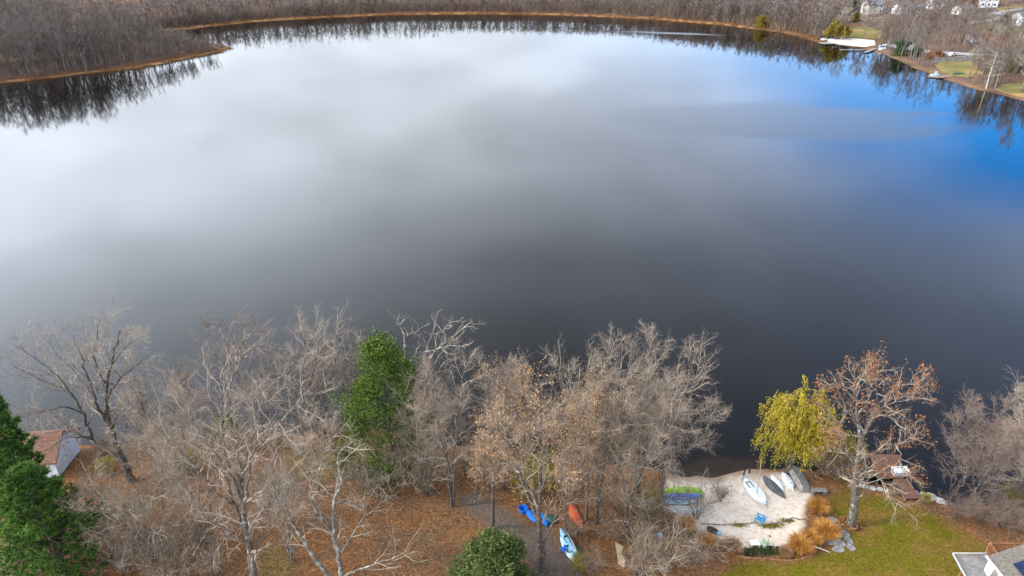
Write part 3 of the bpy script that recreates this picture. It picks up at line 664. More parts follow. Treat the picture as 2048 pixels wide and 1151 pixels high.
# ------------------------------------------------------------------ near bank: bare trees drawn limb by limb
B, T = MAT, MAT
def near_trees():
    hero('leaning_tree', 'old dark trunk bare tree leaning over the water beside the boathouse, wide lichen crown',
      [(0.42, 0.05, [(263, 962), (250, 930), (232, 885), (218, 845), (212, 800), (214, 765), (226, 710), (240, 660)]),
       (0.26, 0.03, [(250, 928), (225, 906), (202, 895), (186, 878), (172, 840), (145, 790), (90, 762), (25, 730)]),
       (0.18, 0.025, [(216, 842), (195, 812), (182, 775), (165, 720), (145, 668)]),
       (0.14, 0.025, [(213, 800), (230, 765), (262, 735), (296, 712)]),
       (0.12, 0.02, [(186, 878), (168, 873), (129, 873), (100, 892), (70, 915)]),
       (0.11, 0.02, [(178, 856), (150, 848), (112, 862), (70, 868), (25, 872)]),
       (0.11, 0.02, [(165, 825), (130, 812), (85, 822), (22, 838)]),
       (0.10, 0.02, [(186, 790), (150, 745), (110, 700), (92, 662)]),
       (0.10, 0.02, [(214, 770), (190, 720), (192, 680), (200, 640)]),
       (0.09, 0.02, [(222, 730), (255, 690), (285, 668)]),
       (0.08, 0.02, [(150, 797), (110, 745), (55, 705), (30, 690)]),
       (0.09, 0.02, [(238, 900), (252, 850), (268, 812), (300, 770)])],
      11, B['bark_brown'], T['twig_grey'], lean_y=2.0, depth=4.0, dens=1.15, len2=3.4, jit=0.07)
    hero('twisted_tree', 'tall bare tree with twisted pale upper limbs growing above the multi stemmed tree',
      [(0.24, 0.03, [(457, 905), (456, 870), (454, 830), (452, 808), (454, 781), (462, 760), (471, 739), (473, 708), (466, 687), (461, 666), (448, 650), (438, 622)]),
       (0.12, 0.02, [(473, 708), (480, 690), (497, 668), (515, 655), (532, 652)]),
       (0.13, 0.02, [(465, 752), (485, 715), (488, 703), (510, 690), (524, 686)]),
       (0.10, 0.02, [(452, 800), (446, 750), (446, 725), (458, 710)]),
       (0.08, 0.015, [(446, 730), (434, 710), (415, 700), (395, 683)]),
       (0.07, 0.015, [(461, 666), (470, 645), (500, 640)]), (0.07, 0.015, [(452, 655), (432, 645), (415, 648)])],
      12, B['bark_lichen'], T['twig_red'], depth=2.5, dens=0.95, len2=2.8)
    hero('multi_stem_tree', 'grey multi stemmed bare tree fanning out above the leaf litter, lichen on its stems',
      [(0.34, 0.14, [(507, 1168), (502, 1120), (494, 1070), (485, 1010), (478, 950)]),
       (0.17, 0.02, [(494, 1068), (470, 1010), (455, 965), (435, 913), (389, 850), (345, 785)]),
       (0.13, 0.02, [(486, 1010), (460, 940), (445, 880), (444, 800), (440, 740)]),
       (0.13, 0.02, [(480, 960), (478, 913), (472, 850), (472, 785)]),
       (0.15, 0.02, [(488, 1015), (497, 960), (505, 905), (535, 870), (580, 822), (612, 795)]),
       (0.11, 0.02, [(482, 980), (490, 920), (510, 860), (530, 800), (545, 760)]),
       (0.10, 0.02, [(470, 1010), (430, 980), (385, 925), (330, 870), (300, 840)]),
       (0.09, 0.02, [(500, 1100), (540, 1060), (560, 1020), (580, 960)]), (0.08, 0.02, [(498, 1090), (460, 1060), (420, 1040), (380, 1000)])],
      13, B['bark_grey'], T['twig_pink'], depth=3.0, dens=1.2, len2=3.6)
    hero('pale_forked_tree', 'pale bare tree with whitish forked limbs over the orange leaf litter',
      [(0.24, 0.05, [(684, 1175), (678, 1110), (668, 1074), (668, 1007), (682, 964), (675, 911), (706, 880)]),
       (0.20, 0.03, [(672, 1172), (655, 1150), (610, 1088), (582, 1040), (563, 997), (548, 944), (558, 905)]),
       (0.12, 0.02, [(664, 1062), (630, 1016), (620, 973), (622, 905)]),
       (0.10, 0.02, [(683, 1104), (711, 1059), (735, 1026), (762, 1012)]),
       (0.10, 0.02, [(690, 1150), (735, 1131), (783, 1117), (820, 1096)]),
       (0.07, 0.015, [(668, 1012), (690, 1002), (716, 1010)]), (0.07, 0.015, [(575, 1020), (560, 1000), (530, 990)]),
       (0.07, 0.015, [(622, 975), (640, 940), (652, 890), (690, 850)]), (0.06, 0.015, [(640, 1030), (625, 1000), (590, 975), (575, 940)])],
      14, B['bark_lichen'], T['twig_grey'], depth=2.0, dens=0.74, len2=2.6, twig_r=0.010)
    hero('spreading_tree', 'pale branched bare tree on the grassy edge between twisted tree and evergreen',
      [(0.30, 0.10, [(604, 908), (605, 874), (601, 828), (600, 800)]),
       (0.14, 0.02, [(601, 815), (592, 788), (584, 764), (578, 731), (563, 705), (545, 690)]),
       (0.14, 0.02, [(601, 800), (606, 770), (607, 722), (609, 685), (604, 650)]),
       (0.15, 0.02, [(602, 800), (621, 755), (639, 706), (663, 676), (690, 656)]),
       (0.16, 0.02, [(606, 862), (612, 836), (627, 801), (639, 785), (654, 773), (660, 746), (672, 720)]),
       (0.08, 0.015, [(584, 764), (570, 750), (545, 765), (520, 770)]), (0.08, 0.015, [(621, 755), (632, 720), (634, 680), (630, 650)]),
       (0.08, 0.015, [(636, 788), (645, 810), (658, 805), (668, 815)]), (0.07, 0.015, [(600, 830), (575, 812), (555, 800), (540, 800)])],
      15, B['bark_grey'], T['twig_grey'], depth=2.6, dens=1.0, len2=2.8)
    hero('broken_tree', 'broken dead tree with split pale top rising behind the evergreen',
      [(0.27, 0.16, [(818, 880), (814, 800), (809, 716), (810, 688), (809, 670)]),
       (0.11, 0.02, [(809, 676), (806, 661), (803, 643), (820, 632)]), (0.09, 0.02, [(806, 655), (795, 640), (790, 634)]),
       (0.14, 0.015, [(810, 682), (819, 667), (834, 661), (848, 651)])],
      16, B['bark_lichen'], T['twig_grey'], depth=1.0, dens=0.45, len2=1.4)
    hero('crooked_tree', 'crooked pale limbed bare tree reaching over the water from behind the evergreen',
      [(0.25, 0.04, [(834, 905), (832, 850), (833, 790), (838, 765), (849, 737), (852, 700), (861, 676), (870, 650)]),
       (0.13, 0.02, [(848, 738), (868, 705), (893, 682), (918, 660), (946, 640)]), (0.10, 0.02, [(852, 702), (876, 696), (905, 690), (930, 694)]),
       (0.09, 0.02, [(838, 765), (822, 735), (826, 712), (846, 700)]), (0.08, 0.015, [(893, 682), (890, 655), (905, 640)]), (0.08, 0.015, [(852, 735), (875, 745), (890, 720), (920, 715)])],
      17, B['bark_lichen'], T['twig_grey'], depth=2.5, dens=0.60, len2=2.2)
    hero('leafy_fork_tree', 'bare tree with forked trunk beside the dirt track, some tan leaves still on',
      [(0.34, 0.03, [(1085, 1138), (1082, 1100), (1078, 1042), (1078, 976), (1081, 928), (1087, 898), (1111, 855), (1130, 812)]),
       (0.18, 0.02, [(1076, 1040), (1068, 1020), (1054, 985), (1037, 942), (1026, 894), (1018, 845), (1022, 800)]),
       (0.10, 0.02, [(1078, 1010), (1064, 985), (1050, 962), (1048, 930), (1056, 890), (1060, 840)]),
       (0.13, 0.02, [(1085, 1090), (1096, 1062), (1107, 1042), (1128, 1002), (1145, 960)]),
       (0.10, 0.015, [(1081, 930), (1100, 913), (1115, 918), (1126, 938), (1130, 960)]), (0.10, 0.015, [(1079, 975), (1100, 955), (1122, 935), (1150, 890)]),
       (0.09, 0.015, [(1087, 898), (1080, 860), (1084, 810), (1080, 770)]), (0.08, 0.015, [(1040, 945), (1010, 925), (985, 930)]), (0.08, 0.015, [(1026, 894), (1000, 860), (990, 815)])],
      18, B['bark_brown'], T['twig_tan'], depth=3.0, dens=0.92, len2=2.8, leaves=MAT['leaf_tan'], leaf_n=1500, leaf_size=0.16)
    hero('rust_leaf_oak', 'large oak standing on the lawn with rust coloured leaves in its crown',
      [(0.46, 0.05, [(1703, 1050), (1708, 1005), (1713, 944), (1721, 890), (1731, 859), (1745, 832), (1759, 805), (1781, 795)]),
       (0.20, 0.02, [(1720, 880), (1714, 836), (1712, 785), (1709, 741), (1722, 722)]),
       (0.15, 0.02, [(1733, 857), (1752, 829), (1789, 836), (1803, 859), (1822, 878)]),
       (0.15, 0.02, [(1715, 936), (1738, 910), (1765, 900), (1799, 886), (1836, 866)]),
       (0.13, 0.015, [(1711, 960), (1748, 947), (1772, 971), (1792, 1002), (1818, 1026)]),
       (0.11, 0.015, [(1713, 930), (1691, 905), (1668, 903), (1645, 890)]), (0.10, 0.015, [(1716, 846), (1698, 825), (1672, 832), (1650, 832)]),
       (0.09, 0.015, [(1718, 872), (1690, 868), (1662, 866)]), (0.10, 0.015, [(1708, 998), (1725, 985), (1735, 961), (1732, 930)]),
       (0.11, 0.015, [(1762, 803), (1790, 775), (1825, 765), (1852, 762)]), (0.10, 0.015, [(1745, 832), (1775, 808), (1815, 800), (1845, 790)]),
       (0.09, 0.015, [(1713, 800), (1690, 775), (1665, 765), (1648, 770)]), (0.09, 0.015, [(1759, 808), (1752, 770), (1762, 735)]), (0.08, 0.015, [(1712, 780), (1725, 750), (1745, 730)]),
       (0.08, 0.015, [(1790, 885), (1800, 905), (1805, 940), (1830, 955)])],
      19, B['bark_grey'], T['twig_tan'], depth=3.0, dens=0.86, len2=2.0, leaves=MAT['leaf_rust'], leaf_n=2400, leaf_size=0.19, leaf_z=(7.5, 99))
    G = lambda *a, **k: generic(*a, **k)
    # grove between the evergreen and the beach
    G('pink_twig_tree', 'slender bare tree with dense pinkish twigs beside the crooked tree', (905, 1012), 712, 62, 31, B['bark_grey'], T['twig_pink'], 'vase', n_stem=3, dens=1.0, len2=3.0)
    G('pink_twig_tree', 'straight dark trunked bare tree with pinkish twigs at the head of the track', (952, 985), 700, 58, 32, B['bark_brown'], T['twig_pink'], 'tall', dens=1.05, n_limb=18, fork=0.25)
    G('tan_leaf_tree', 'dark trunked tree at the track edge dotted with tan leaves all over', (985, 1055), 742, 70, 33, B['bark_brown'], T['twig_tan'], 'round', dens=0.92, n_limb=16, leaves=MAT['leaf_tan'], leaf_n=1500)
    G('sparse_top_tree', 'thin tree with sparse leafy top standing out against the dark water', (1000, 930), 693, 46, 34, B['bark_grey'], T['twig_grey'], 'vase', n_stem=2, dens=0.6, leaves=MAT['leaf_tan'], leaf_n=500)
    G('tan_leaf_tree', 'tan leaved tree behind the forked trunk tree at the water edge', (1040, 950), 752, 62, 35, B['bark_brown'], T['twig_tan'], 'round', dens=0.9, n_limb=15, leaves=MAT['leaf_tan'], leaf_n=1500)
    G('domed_tree', 'tall tree with flat domed pale crown above the other grove trees', (1163, 970), 690, 84, 36, B['bark_lichen'], T['twig_grey'], 'spread', n_stem=4, fork=0.6, n_limb=17, dens=1.0, len2=2.8, up=0.12)
    G('orange_leaf_tree', 'tree with orange leaf clusters standing between domed tree and track', (1135, 985), 728, 60, 37, B['bark_brown'], T['twig_tan'], 'round', dens=0.9, n_limb=15, leaves=MAT['leaf_tan'], leaf_n=2600)
    G('twin_trunk_tree', 'dense bare tree with paired dark trunks behind the orange canoe', (1192, 1045), 740, 62, 38, B['bark_brown'], T['twig_tan'], 'vase', n_stem=3, fork=0.5, dens=1.0, len2=2.8, leaves=MAT['leaf_tan'], leaf_n=420)
    G('twin_trunk_tree', 'slim straight bare tree just left of the paired dark trunks', (1172, 1040), 775, 44, 39, B['bark_grey'], T['twig_tan'], 'tall', dens=0.85, fork=0.4)
    G('wide_maple', 'wide rounded bare maple with ascending pinkish twigs overhanging the beach water', (1268, 1005), 716, 105, 40, B['bark_grey'], T['twig_pink'], 'vase', n_stem=5, fork=0.42, n_limb=28, dens=1.05, len2=3.2, up=0.12, r0=0.36)
    G('wide_maple', 'smaller bare maple leaning out under the wide maple towards the beach', (1322, 985), 800, 82, 41, B['bark_grey'], T['twig_pink'], 'round', n_stem=3, n_limb=22, fork=0.3, dens=0.98, len2=2.8)
    G('grove_tree', 'grey bare tree filling the gap between paired trunks and wide maple', (1228, 985), 735, 56, 42, B['bark_grey'], T['twig_tan'], 'vase', n_stem=2, fork=0.4, dens=0.95)
    # left bank
    G('red_twig_tree', 'low reddish twigged tree at the water behind the spreading tree', (650, 868), 655, 58, 43, B['bark_grey'], T['twig_red'], 'vase', n_stem=3, dens=0.9, twig_r=0.009)
    G('red_twig_tree', 'reddish twigged tree at the water just beside the evergreen', (708, 850), 655, 52, 44, B['bark_grey'], T['twig_red'], 'vase', n_stem=3, dens=0.85, twig_r=0.009)
    G('thin_tree', 'thin dark stemmed bare tree between leaning tree and multi stemmed tree', (312, 905), 752, 30, 45, B['bark_brown'], T['twig_red'], 'tall', dens=0.75, fork=0.2)
    G('thin_tree', 'thin pale bare tree leaning over the water beyond the twisted tree', (395, 890), 715, 42, 46, B['bark_grey'], T['twig_red'], 'round', dens=0.8, fork=0.25)
    G('thin_tree', 'slender bare tree at the water between twisted tree and spreading tree', (535, 885), 690, 46, 47, B['bark_grey'], T['twig_red'], 'vase', n_stem=2, dens=0.8)
    G('slim_grey_tree', 'slim grey bare sapling in the brush below the leaning tree', (330, 1030), 850, 40, 48, B['bark_lichen'], T['twig_grey'], 'tall', dens=0.7, fork=0.25)
    G('brush_tree', 'open grey bare tree in the brush between multi stemmed tree and pale forked tree', (585, 1120), 905, 60, 53, B['bark_lichen'], T['twig_grey'], 'vase', n_stem=4, fork=0.2, dens=0.9)
    G('brush_tree', 'low wide bare tree beside the big green pine', (300, 1130), 930, 85, 54, B['bark_lichen'], T['twig_brush'], 'spread', n_stem=4, fork=0.2, n_limb=18, dens=1.0, len2=3.0)
    G('brush_tree', 'grey bare tree rising through the brush under the multi stemmed tree', (415, 1080), 850, 75, 55, B['bark_lichen'], T['twig_brush'], 'vase', n_stem=4, fork=0.2, n_limb=18, dens=1.0, len2=3.0)
    G('brush_tree', 'wide pale twigged tree between leaning tree and thin dark tree', (375, 985), 790, 70, 56, B['bark_lichen'], T['twig_brush'], 'vase', n_stem=4, fork=0.25, n_limb=18, dens=1.0, len2=3.0)
    G('brush_tree', 'pale bare tree on the grassy rise in front of the evergreen', (640, 985), 850, 55, 57, B['bark_lichen'], T['twig_grey'], 'vase', n_stem=3, fork=0.25, dens=0.8)
    G('grove_tree', 'dense pinkish bare tree in front of the crooked tree at the grove edge', (862, 985), 760, 52, 58, B['bark_grey'], T['twig_pink'], 'vase', n_stem=4, fork=0.3, dens=1.0)
    G('grove_tree', 'grey bare tree in the middle of the grove near the orange canoe', (1130, 1070), 800, 55, 59, B['bark_grey'], T['twig_tan'], 'vase', n_stem=2, fork=0.4, dens=0.9, leaves=MAT['leaf_tan'], leaf_n=600)
    G('grove_tree', 'slim bare tree rising beside the tan board', (1250, 1075), 820, 55, 60, B['bark_grey'], T['twig_tan'], 'vase', n_stem=2, fork=0.4, dens=0.85)
    # right bank
    G('dark_shore_tree', 'dark multi stemmed reddish bare tree at the shore past the dock', (1935, 1022), 812, 62, 49, B['bark_brown'], T['twig_red'], 'vase', n_stem=5, fork=0.3, n_limb=24, dens=0.95, len2=2.8)
    G('dark_shore_tree', 'reddish bare tree over the water between dock and dark shore tree', (1895, 1008), 835, 50, 50, B['bark_brown'], T['twig_red'], 'vase', n_stem=4, fork=0.25, dens=0.9, twig_r=0.009)
    G('pale_shore_tree', 'pale twigged bare tree leaning over the shore above the house deck', (2015, 1012), 800, 66, 51, B['bark_grey'], T['twig_grey'], 'vase', n_stem=4, fork=0.3, n_limb=22, dens=0.95)
    G('pale_shore_tree', 'pale bare tree standing furthest along the shore behind the house', (2085, 1010), 815, 60, 52, B['bark_grey'], T['twig_grey'], 'round', n_stem=3, dens=0.9)
near_trees()

# ------------------------------------------------------------------ bare shrubs and brush
def shrub_proto(seed, H, R, barkm, twigm, n=9, dens=0.8, leaves=None, leaf_n=0, leaf_size=0.12, name='bare_shrub', arch=0.0, twig_r=0.008):
    rng = np.random.default_rng(seed); stems = []
    for k in range(n):
        a = k * 6.283 / n + rng.uniform(-0.3, 0.3); o = R * rng.uniform(0.35, 1.0); h = H * rng.uniform(0.6, 1.0)
        p = [np.array([math.cos(a) * 0.12, math.sin(a) * 0.12, -0.15]), np.array([math.cos(a) * o * 0.35, math.sin(a) * o * 0.35, h * 0.5]), np.array([math.cos(a) * o * 0.75, math.sin(a) * o * 0.75, h * 0.88]), np.array([math.cos(a) * o * 1.05, math.sin(a) * o * 1.05, h * (1.0 - arch)])]
        stems.append((catmull(p, 8, rng, 0.05), 0.035, 0.010))
    return finish_tree(name, '', (0, 0, 0), stems, rng, barkm, twigm, dens=dens, len2=1.6, cat='shrub', leaves=leaves, leaf_n=leaf_n, leaf_size=leaf_size, levels=3 if leaves is None else 3, twig_r=twig_r)
def near_shrubs():
    protos = {
      'grey': shrub_proto(61, 3.0, 2.0, B['bark_lichen'], T['twig_brush'], 9, 0.66),
      'grey2': shrub_proto(62, 3.2, 2.4, B['bark_grey'], T['twig_brush'], 10, 0.66),
      'red': shrub_proto(63, 2.6, 1.9, B['bark_brown'], T['twig_red'], 12, 0.75),
      'arch': shrub_proto(64, 3.4, 3.2, B['bark_lichen'], T['twig_grey'], 16, 0.75, arch=0.35),
      'yellow': shrub_proto(65, 2.4, 1.5, B['bark_grey'], T['twig_tan'], 10, 0.7, MAT['leaf_yellow'], 2600, 0.16, 'yellow_leaf_shrub'),
      'tan': shrub_proto(66, 2.8, 1.8, B['bark_brown'], T['twig_tan'], 11, 0.7, MAT['leaf_tan'], 260, 0.14, 'brown_shrub')}
    used = set()
    def put(kind, u, v, s, label, group=None, rz=None, sz=1.0):
        g = gp(u, v); src = protos[kind]; rz = (u * 1.7 + v) % 6.28 if rz is None else rz
        if kind in used: o = copy_thing(src, tuple(g), rz, (s, s, s * sz), label, group)
        else:
            used.add(kind); o = src; o.location = tuple(g); o.rotation_euler = (0, 0, rz); o.scale = (s, s, s * sz); o['label'] = label
            if group: o['group'] = group
        if 'group' in o and not group: del o['group']
        return o
    put('arch', 805, 950, 1.5, 'large arching grey bare shrub growing against the evergreen foot')
    put('arch', 735, 985, 1.0, 'pale arching bare shrub in front of the evergreen left side')
    put('grey2', 850, 985, 1.3, 'pink grey bare shrub between evergreen and grove')
    put('yellow', 1062, 985, 1.5, 'bright yellow green leafy shrub behind the forked trunk beside the track')
    gr = 'grey brush in the woods below the leaning tree'; lb = 'grey leafless brush in the tangle below the leaning tree'
    for u, v, s, k, l2 in ((225, 1020, 1.2, 'grey', 'grey leafless brush straight below the leaning tree trunk'), (275, 1065, 1.3, 'grey2', 'pinkish grey brush in front of the slim grey sapling'), (190, 1090, 1.2, 'grey2', 'pinkish grey brush touching the big green pine'), (330, 1110, 1.2, 'grey', 'grey brush at the foot of the low wide bare tree'), (400, 1085, 1.2, 'grey2', 'pinkish grey brush left of the multi stemmed trunk'), (250, 1140, 1.3, 'grey', 'grey brush between big green pine and low wide tree'), (350, 1165, 1.3, 'grey2', 'pinkish grey brush in front of the low wide bare tree'), (430, 1150, 1.2, 'grey', 'grey brush beside the base of the multi stemmed tree')):
        put(k, u, v, s, l2, gr)
    gr = 'russet brush along the left bank'; lb = 'low russet leafless brush growing along the left bank water edge'
    for u, v, s in ((290, 905, 0.85), (345, 895, 0.8), (420, 895, 0.9), (500, 892, 0.9), (560, 885, 0.8), (640, 872, 0.8), (680, 868, 0.9), (212, 905, 0.9), (725, 868, 0.9)):
        put('red', u, v, s, lb, gr)
    gr = 'brown undergrowth beneath the grove'; lb = 'brown undergrowth shrub with a few leaves beneath the grove trees'
    for u, v, s in ((880, 960, 0.9), (930, 945, 0.9), (1010, 975, 0.9), (1110, 985, 0.9), (1150, 1075, 0.7), (1215, 1075, 0.85), (1240, 1030, 0.9), (1270, 1075, 0.85), (1205, 1010, 0.9), (1300, 1045, 0.9), (1180, 1140, 0.7), (1290, 1125, 0.9), (1100, 950, 1.0), (1040, 940, 1.0), (970, 950, 1.0)):
        put('tan', u, v, s, lb, gr)
    put('grey', 1325, 1035, 1.25, 'grey lichen shrub standing in front of the lime covered boats')
    put('grey2', 1392, 1035, 1.15, 'pinkish bare bush at the sand edge beside the covered boats')
    put('grey', 1330, 1140, 1.45, 'wide pale stemmed bare shrub growing at the lawn corner')
    put('grey2', 1390, 1125, 1.15, 'tangled pink grey shrub between beach grasses and lawn corner')
    put('grey2', 1275, 1150, 1.2, 'tangled grey brush between the tan board and the lawn corner')
    put('red', 1440, 1000, 0.7, 'thin reddish bush spreading over the sand beside the covered boats')
    put('yellow', 1290, 1010, 0.75, 'small yellow shrub in the grove shade by the white upturned boat')
    put('yellow', 375, 940, 0.8, 'yellow leaved bush right of the leaning tree trunk')
    put('yellow', 215, 945, 0.6, 'small yellow bush against the foot of the leaning tree')
    put('yellow', 2030, 1020, 0.9, 'yellow leaved bush on the shore above the house deck')
    put('yellow', 1850, 1003, 0.35, 'tiny yellow plant by the shore stones past the dock')
    put('yellow', 1160, 1135, 0.5, 'low yellow bush beside the dark green canoe')
    gr = 'dark brush along the right shore'; lb = 'dark reddish brush on the right shore below the bare shore trees'
    for u, v, s, l2 in ((1915, 1035, 0.9, 'dark brush at the lawn edge below the dark shore tree'), (1960, 1045, 1.0, 'dark brush on the slope just above the house deck rail corner'), (2000, 1050, 1.0, 'dark brush directly behind the middle of the deck rail'), (2040, 1060, 1.0, 'dark brush closest to the tan shingle roof'), (1985, 1020, 1.0, 'dark brush between the dark and the pale shore trees'), (2045, 1030, 1.1, 'dark brush beside the yellow bush under the pale shore tree')):
        put('red', u, v, s, l2, gr)
    gr = 'shore bushes beside the willow'; lb = 'brown green shore bush between the willow and the lawn oak'
    for u, v, s, l2 in ((1640, 950, 1.0, 'brown shore bush behind the grey plank bench'), (1675, 955, 1.1, 'brown shore bush just left of the lawn oak trunk'), (1700, 958, 0.9, 'small brown shore bush right behind the lawn oak trunk'), (1655, 935, 1.2, 'large brown bush at the water against the willow')):
        put('tan', u, v, s, l2, gr)
    put('grey', 45, 1165, 1.3, 'pale bare shrub in front of the big green pine')
    put('red', 1790, 985, 0.45, 'tiny reddish bush beside the dock walkway')
near_shrubs()

# ------------------------------------------------------------------ evergreens, willow
def clumps(rng, n_clump, n_leaf, radius_fn, H, z0, clump_r, flat=0.7):
    """leaf centres in clumps near the surface of a body of revolution"""
    out = []
    z = z0 + (H - z0) * rng.uniform(0, 1, n_clump) ** 0.9; a = rng.uniform(0, 6.283, n_clump)
    r = radius_fn(z) * rng.uniform(0.45, 1.0, n_clump) ** 0.5 * (1 + 0.24 * np.sin(a * 3 + z * 1.1) + 0.16 * np.sin(a * 5 - z * 2.1))
    C = np.stack([np.cos(a) * r, np.sin(a) * r, z], axis=1)
    for c in C:
        q = rng.normal(0, 1, (n_leaf, 3)) * clump_r * rng.uniform(0.6, 1.3); q[:, 2] *= flat
        out.append(c + q)
    return np.concatenate(out), C
def evergreen(name, label, base, H, z0, radius_fn, seed, leafm, n_clump=420, n_leaf=55, clump_r=0.34, size=0.16, r0=0.22, asp=1.0):
    rng = np.random.default_rng(seed); root = thing(name, label, 'tree', tuple(base))
    t = MB(); P = catmull([np.array([0, 0, -0.3]), np.array([0.1, 0, H * 0.4]), np.array([0, 0.1, H * 0.93])], 12); t.tubes(P, np.linspace(r0, 0.03, 12), 6)
    pts, C = clumps(rng, n_clump, n_leaf, radius_fn, H, z0, clump_r)
    br = np.array([[np.array([0, 0, max(0.3, c[2] - 0.35 * math.hypot(c[0], c[1]))]), c * np.array([0.5, 0.5, 1]) - np.array([0, 0, 0.1]), c] for c in C[::3]])
    t.tubes(br, np.tile([0.045, 0.03, 0.012], (len(br), 1)), 3)
    t.build('trunk', MAT['bark_brown'], root, True)
    f = MB(); f.cards(pts, size, rng, asp=asp); tag(f.build('crown', leafm, root), kind='stuff')
    return root
def pine(name, label, base, H, R, seed, leafm, whorls=18, size=0.34, top_f=0.15, r0=0.3):
    """layered conifer: whorls of boughs with tufts of needles"""
    rng = np.random.default_rng(seed); root = thing(name, label, 'tree', tuple(base))
    t = MB(); T_ = catmull([np.array([0, 0, -0.3]), np.array([0.15, 0, H * 0.5]), np.array([0, 0, H])], 14); t.tubes(T_, np.linspace(r0, 0.03, 14), 7)
    boughs = []
    for w in range(whorls):
        f = w / (whorls - 1); z = H * (0.12 + 0.85 * f); L = R * (top_f + (1 - top_f) * (1 - f) ** 0.8) * rng.uniform(0.8, 1.1)
        for k in range(7):
            a = k * 0.898 + w * 0.6 + rng.uniform(-0.25, 0.25); l = L * rng.uniform(0.7, 1.15)
            d = np.array([math.cos(a), math.sin(a), 0]); boughs.append([np.array([0, 0, z]), d * l * 0.4 + np.array([0, 0, z + 0.02 * l]), d * l * 0.75 + np.array([0, 0, z + 0.05 * l]), d * l + np.array([0, 0, z + 0.16 * l])])
    Bp = np.array(boughs); Br = np.tile([0.06, 0.045, 0.03, 0.012], (len(Bp), 1)); t.tubes(Bp, Br, 4)
    P2, R2 = sprout(Bp, Br, 9, rng, 0.2, 1.0, (35, 65), 0.34, 0.25, 1.6, 0.05, 0.1, 2, 0.5, 0.4, 0.01, 0.5, flat=0.5); t.tubes(P2, R2, 3, True)
    t.build('trunk', MAT['bark_brown'], root, True)
    tips = np.concatenate([P2[:, 1], P2[:, 2], Bp[:, 3], P2[:, 2]])
    n = 9; C = np.repeat(tips, n, axis=0); d = rng.normal(0, 1, C.shape); d[:, 2] = np.abs(d[:, 2]) * 0.8; d /= np.linalg.norm(d, axis=1, keepdims=True)
    S = size * rng.uniform(0.6, 1.2, len(C))[:, None]; side = np.cross(d, rng.normal(0, 1, C.shape)); side /= np.linalg.norm(side, axis=1, keepdims=True)
    V = np.stack([C - side * S * 0.13, C + side * S * 0.13, C + d * S], axis=1); f = MB(); f.add(V.reshape(-1, 3), tris=np.arange(3 * len(C)).reshape(-1, 3))
    tag(f.build('crown', leafm, root), kind='stuff')
    return root
def evergreens():
    g = gp(785, 940); H = at_y(765, 680, g[1])[2] - g[2]
    evergreen('broad_evergreen', 'broad cone shaped bright green evergreen at the water edge', g, H, 0.8, lambda z: 4.2 * np.clip(1.03 - (z / H) ** 2.2, 0.03, 1) ** 0.7 * np.clip(0.45 + z / H * 1.7, 0, 1) * (1 + 0.12 * np.sin(z * 1.9)), 71, MAT['leaf_holly'], 150, 210, 0.55, 0.19)
    g = gp(992, 1205); Hs = at_y(992, 1078, g[1])[2] - g[2]
    evergreen('round_evergreen', 'rounded grey green evergreen standing beside the dirt track', g, Hs, 0.4, lambda z: 3.3 * np.clip(1.03 - (z / Hs) ** 1.8, 0.02, 1) ** 0.7, 72, MAT['needle_grey'], 300, 85, 0.30, 0.15, asp=1.7)
    g = gp(110, 1160); g[0] = at_y(38, 935, g[1])[0]; g[2] = gz(g[0], g[1]); Hp = at_y(38, 935, g[1])[2] - g[2]
    pine('green_pine', 'big soft needled green pine in front of the brown roofed boathouse', g, Hp, 5.0, 73, MAT['needle_pine'], 17, 0.44)
    g = gp(40, 1110); g[0] = at_y(-42, 765, g[1])[0]; g[2] = gz(g[0], g[1]); Hp2 = at_y(-42, 765, g[1])[2] - g[2]
    pine('green_pine', 'taller dark green pine beside the big soft needled pine', g, Hp2, 2.5, 74, MAT['needle_pine'], 20, 0.44, top_f=0.2)
    # small evergreens in the brush
    g = gp(455, 880)
    evergreen('small_evergreen', 'small dark evergreen bush at the twisted tree foot', g, 3.2, 0.2, lambda z: 1.5 * np.clip(1.05 - (z / 3.2) ** 2, 0.02, 1) ** 0.5, 75, MAT['leaf_holly'], 60, 40, 0.25, 0.15, r0=0.06)
    g = gp(760, 965)
    evergreen('small_evergreen', 'low green evergreen bush in front of the broad evergreen', g, 2.4, 0.2, lambda z: 1.7 * np.clip(1.05 - (z / 2.4) ** 2, 0.02, 1) ** 0.5, 76, MAT['leaf_holly'], 50, 40, 0.28, 0.15, r0=0.06)
    g = gp(690, 940)
    evergreen('small_evergreen', 'low green bush on the grassy edge left of the broad evergreen', g, 2.0, 0.2, lambda z: 1.5 * np.clip(1.05 - (z / 2.0) ** 2, 0.02, 1) ** 0.5, 77, MAT['leaf_holly'], 40, 40, 0.28, 0.15, r0=0.05)
    g = gp(1680, 940)
    evergreen('green_shore_bush', 'olive green shore bush behind the lawn oak trunk', g, 4.6, 0.3, lambda z: 2.0 * np.clip(1.05 - (z / 4.6) ** 2, 0.02, 1) ** 0.5, 78, MAT['leaf_yellow'], 60, 40, 0.35, 0.14, r0=0.07)
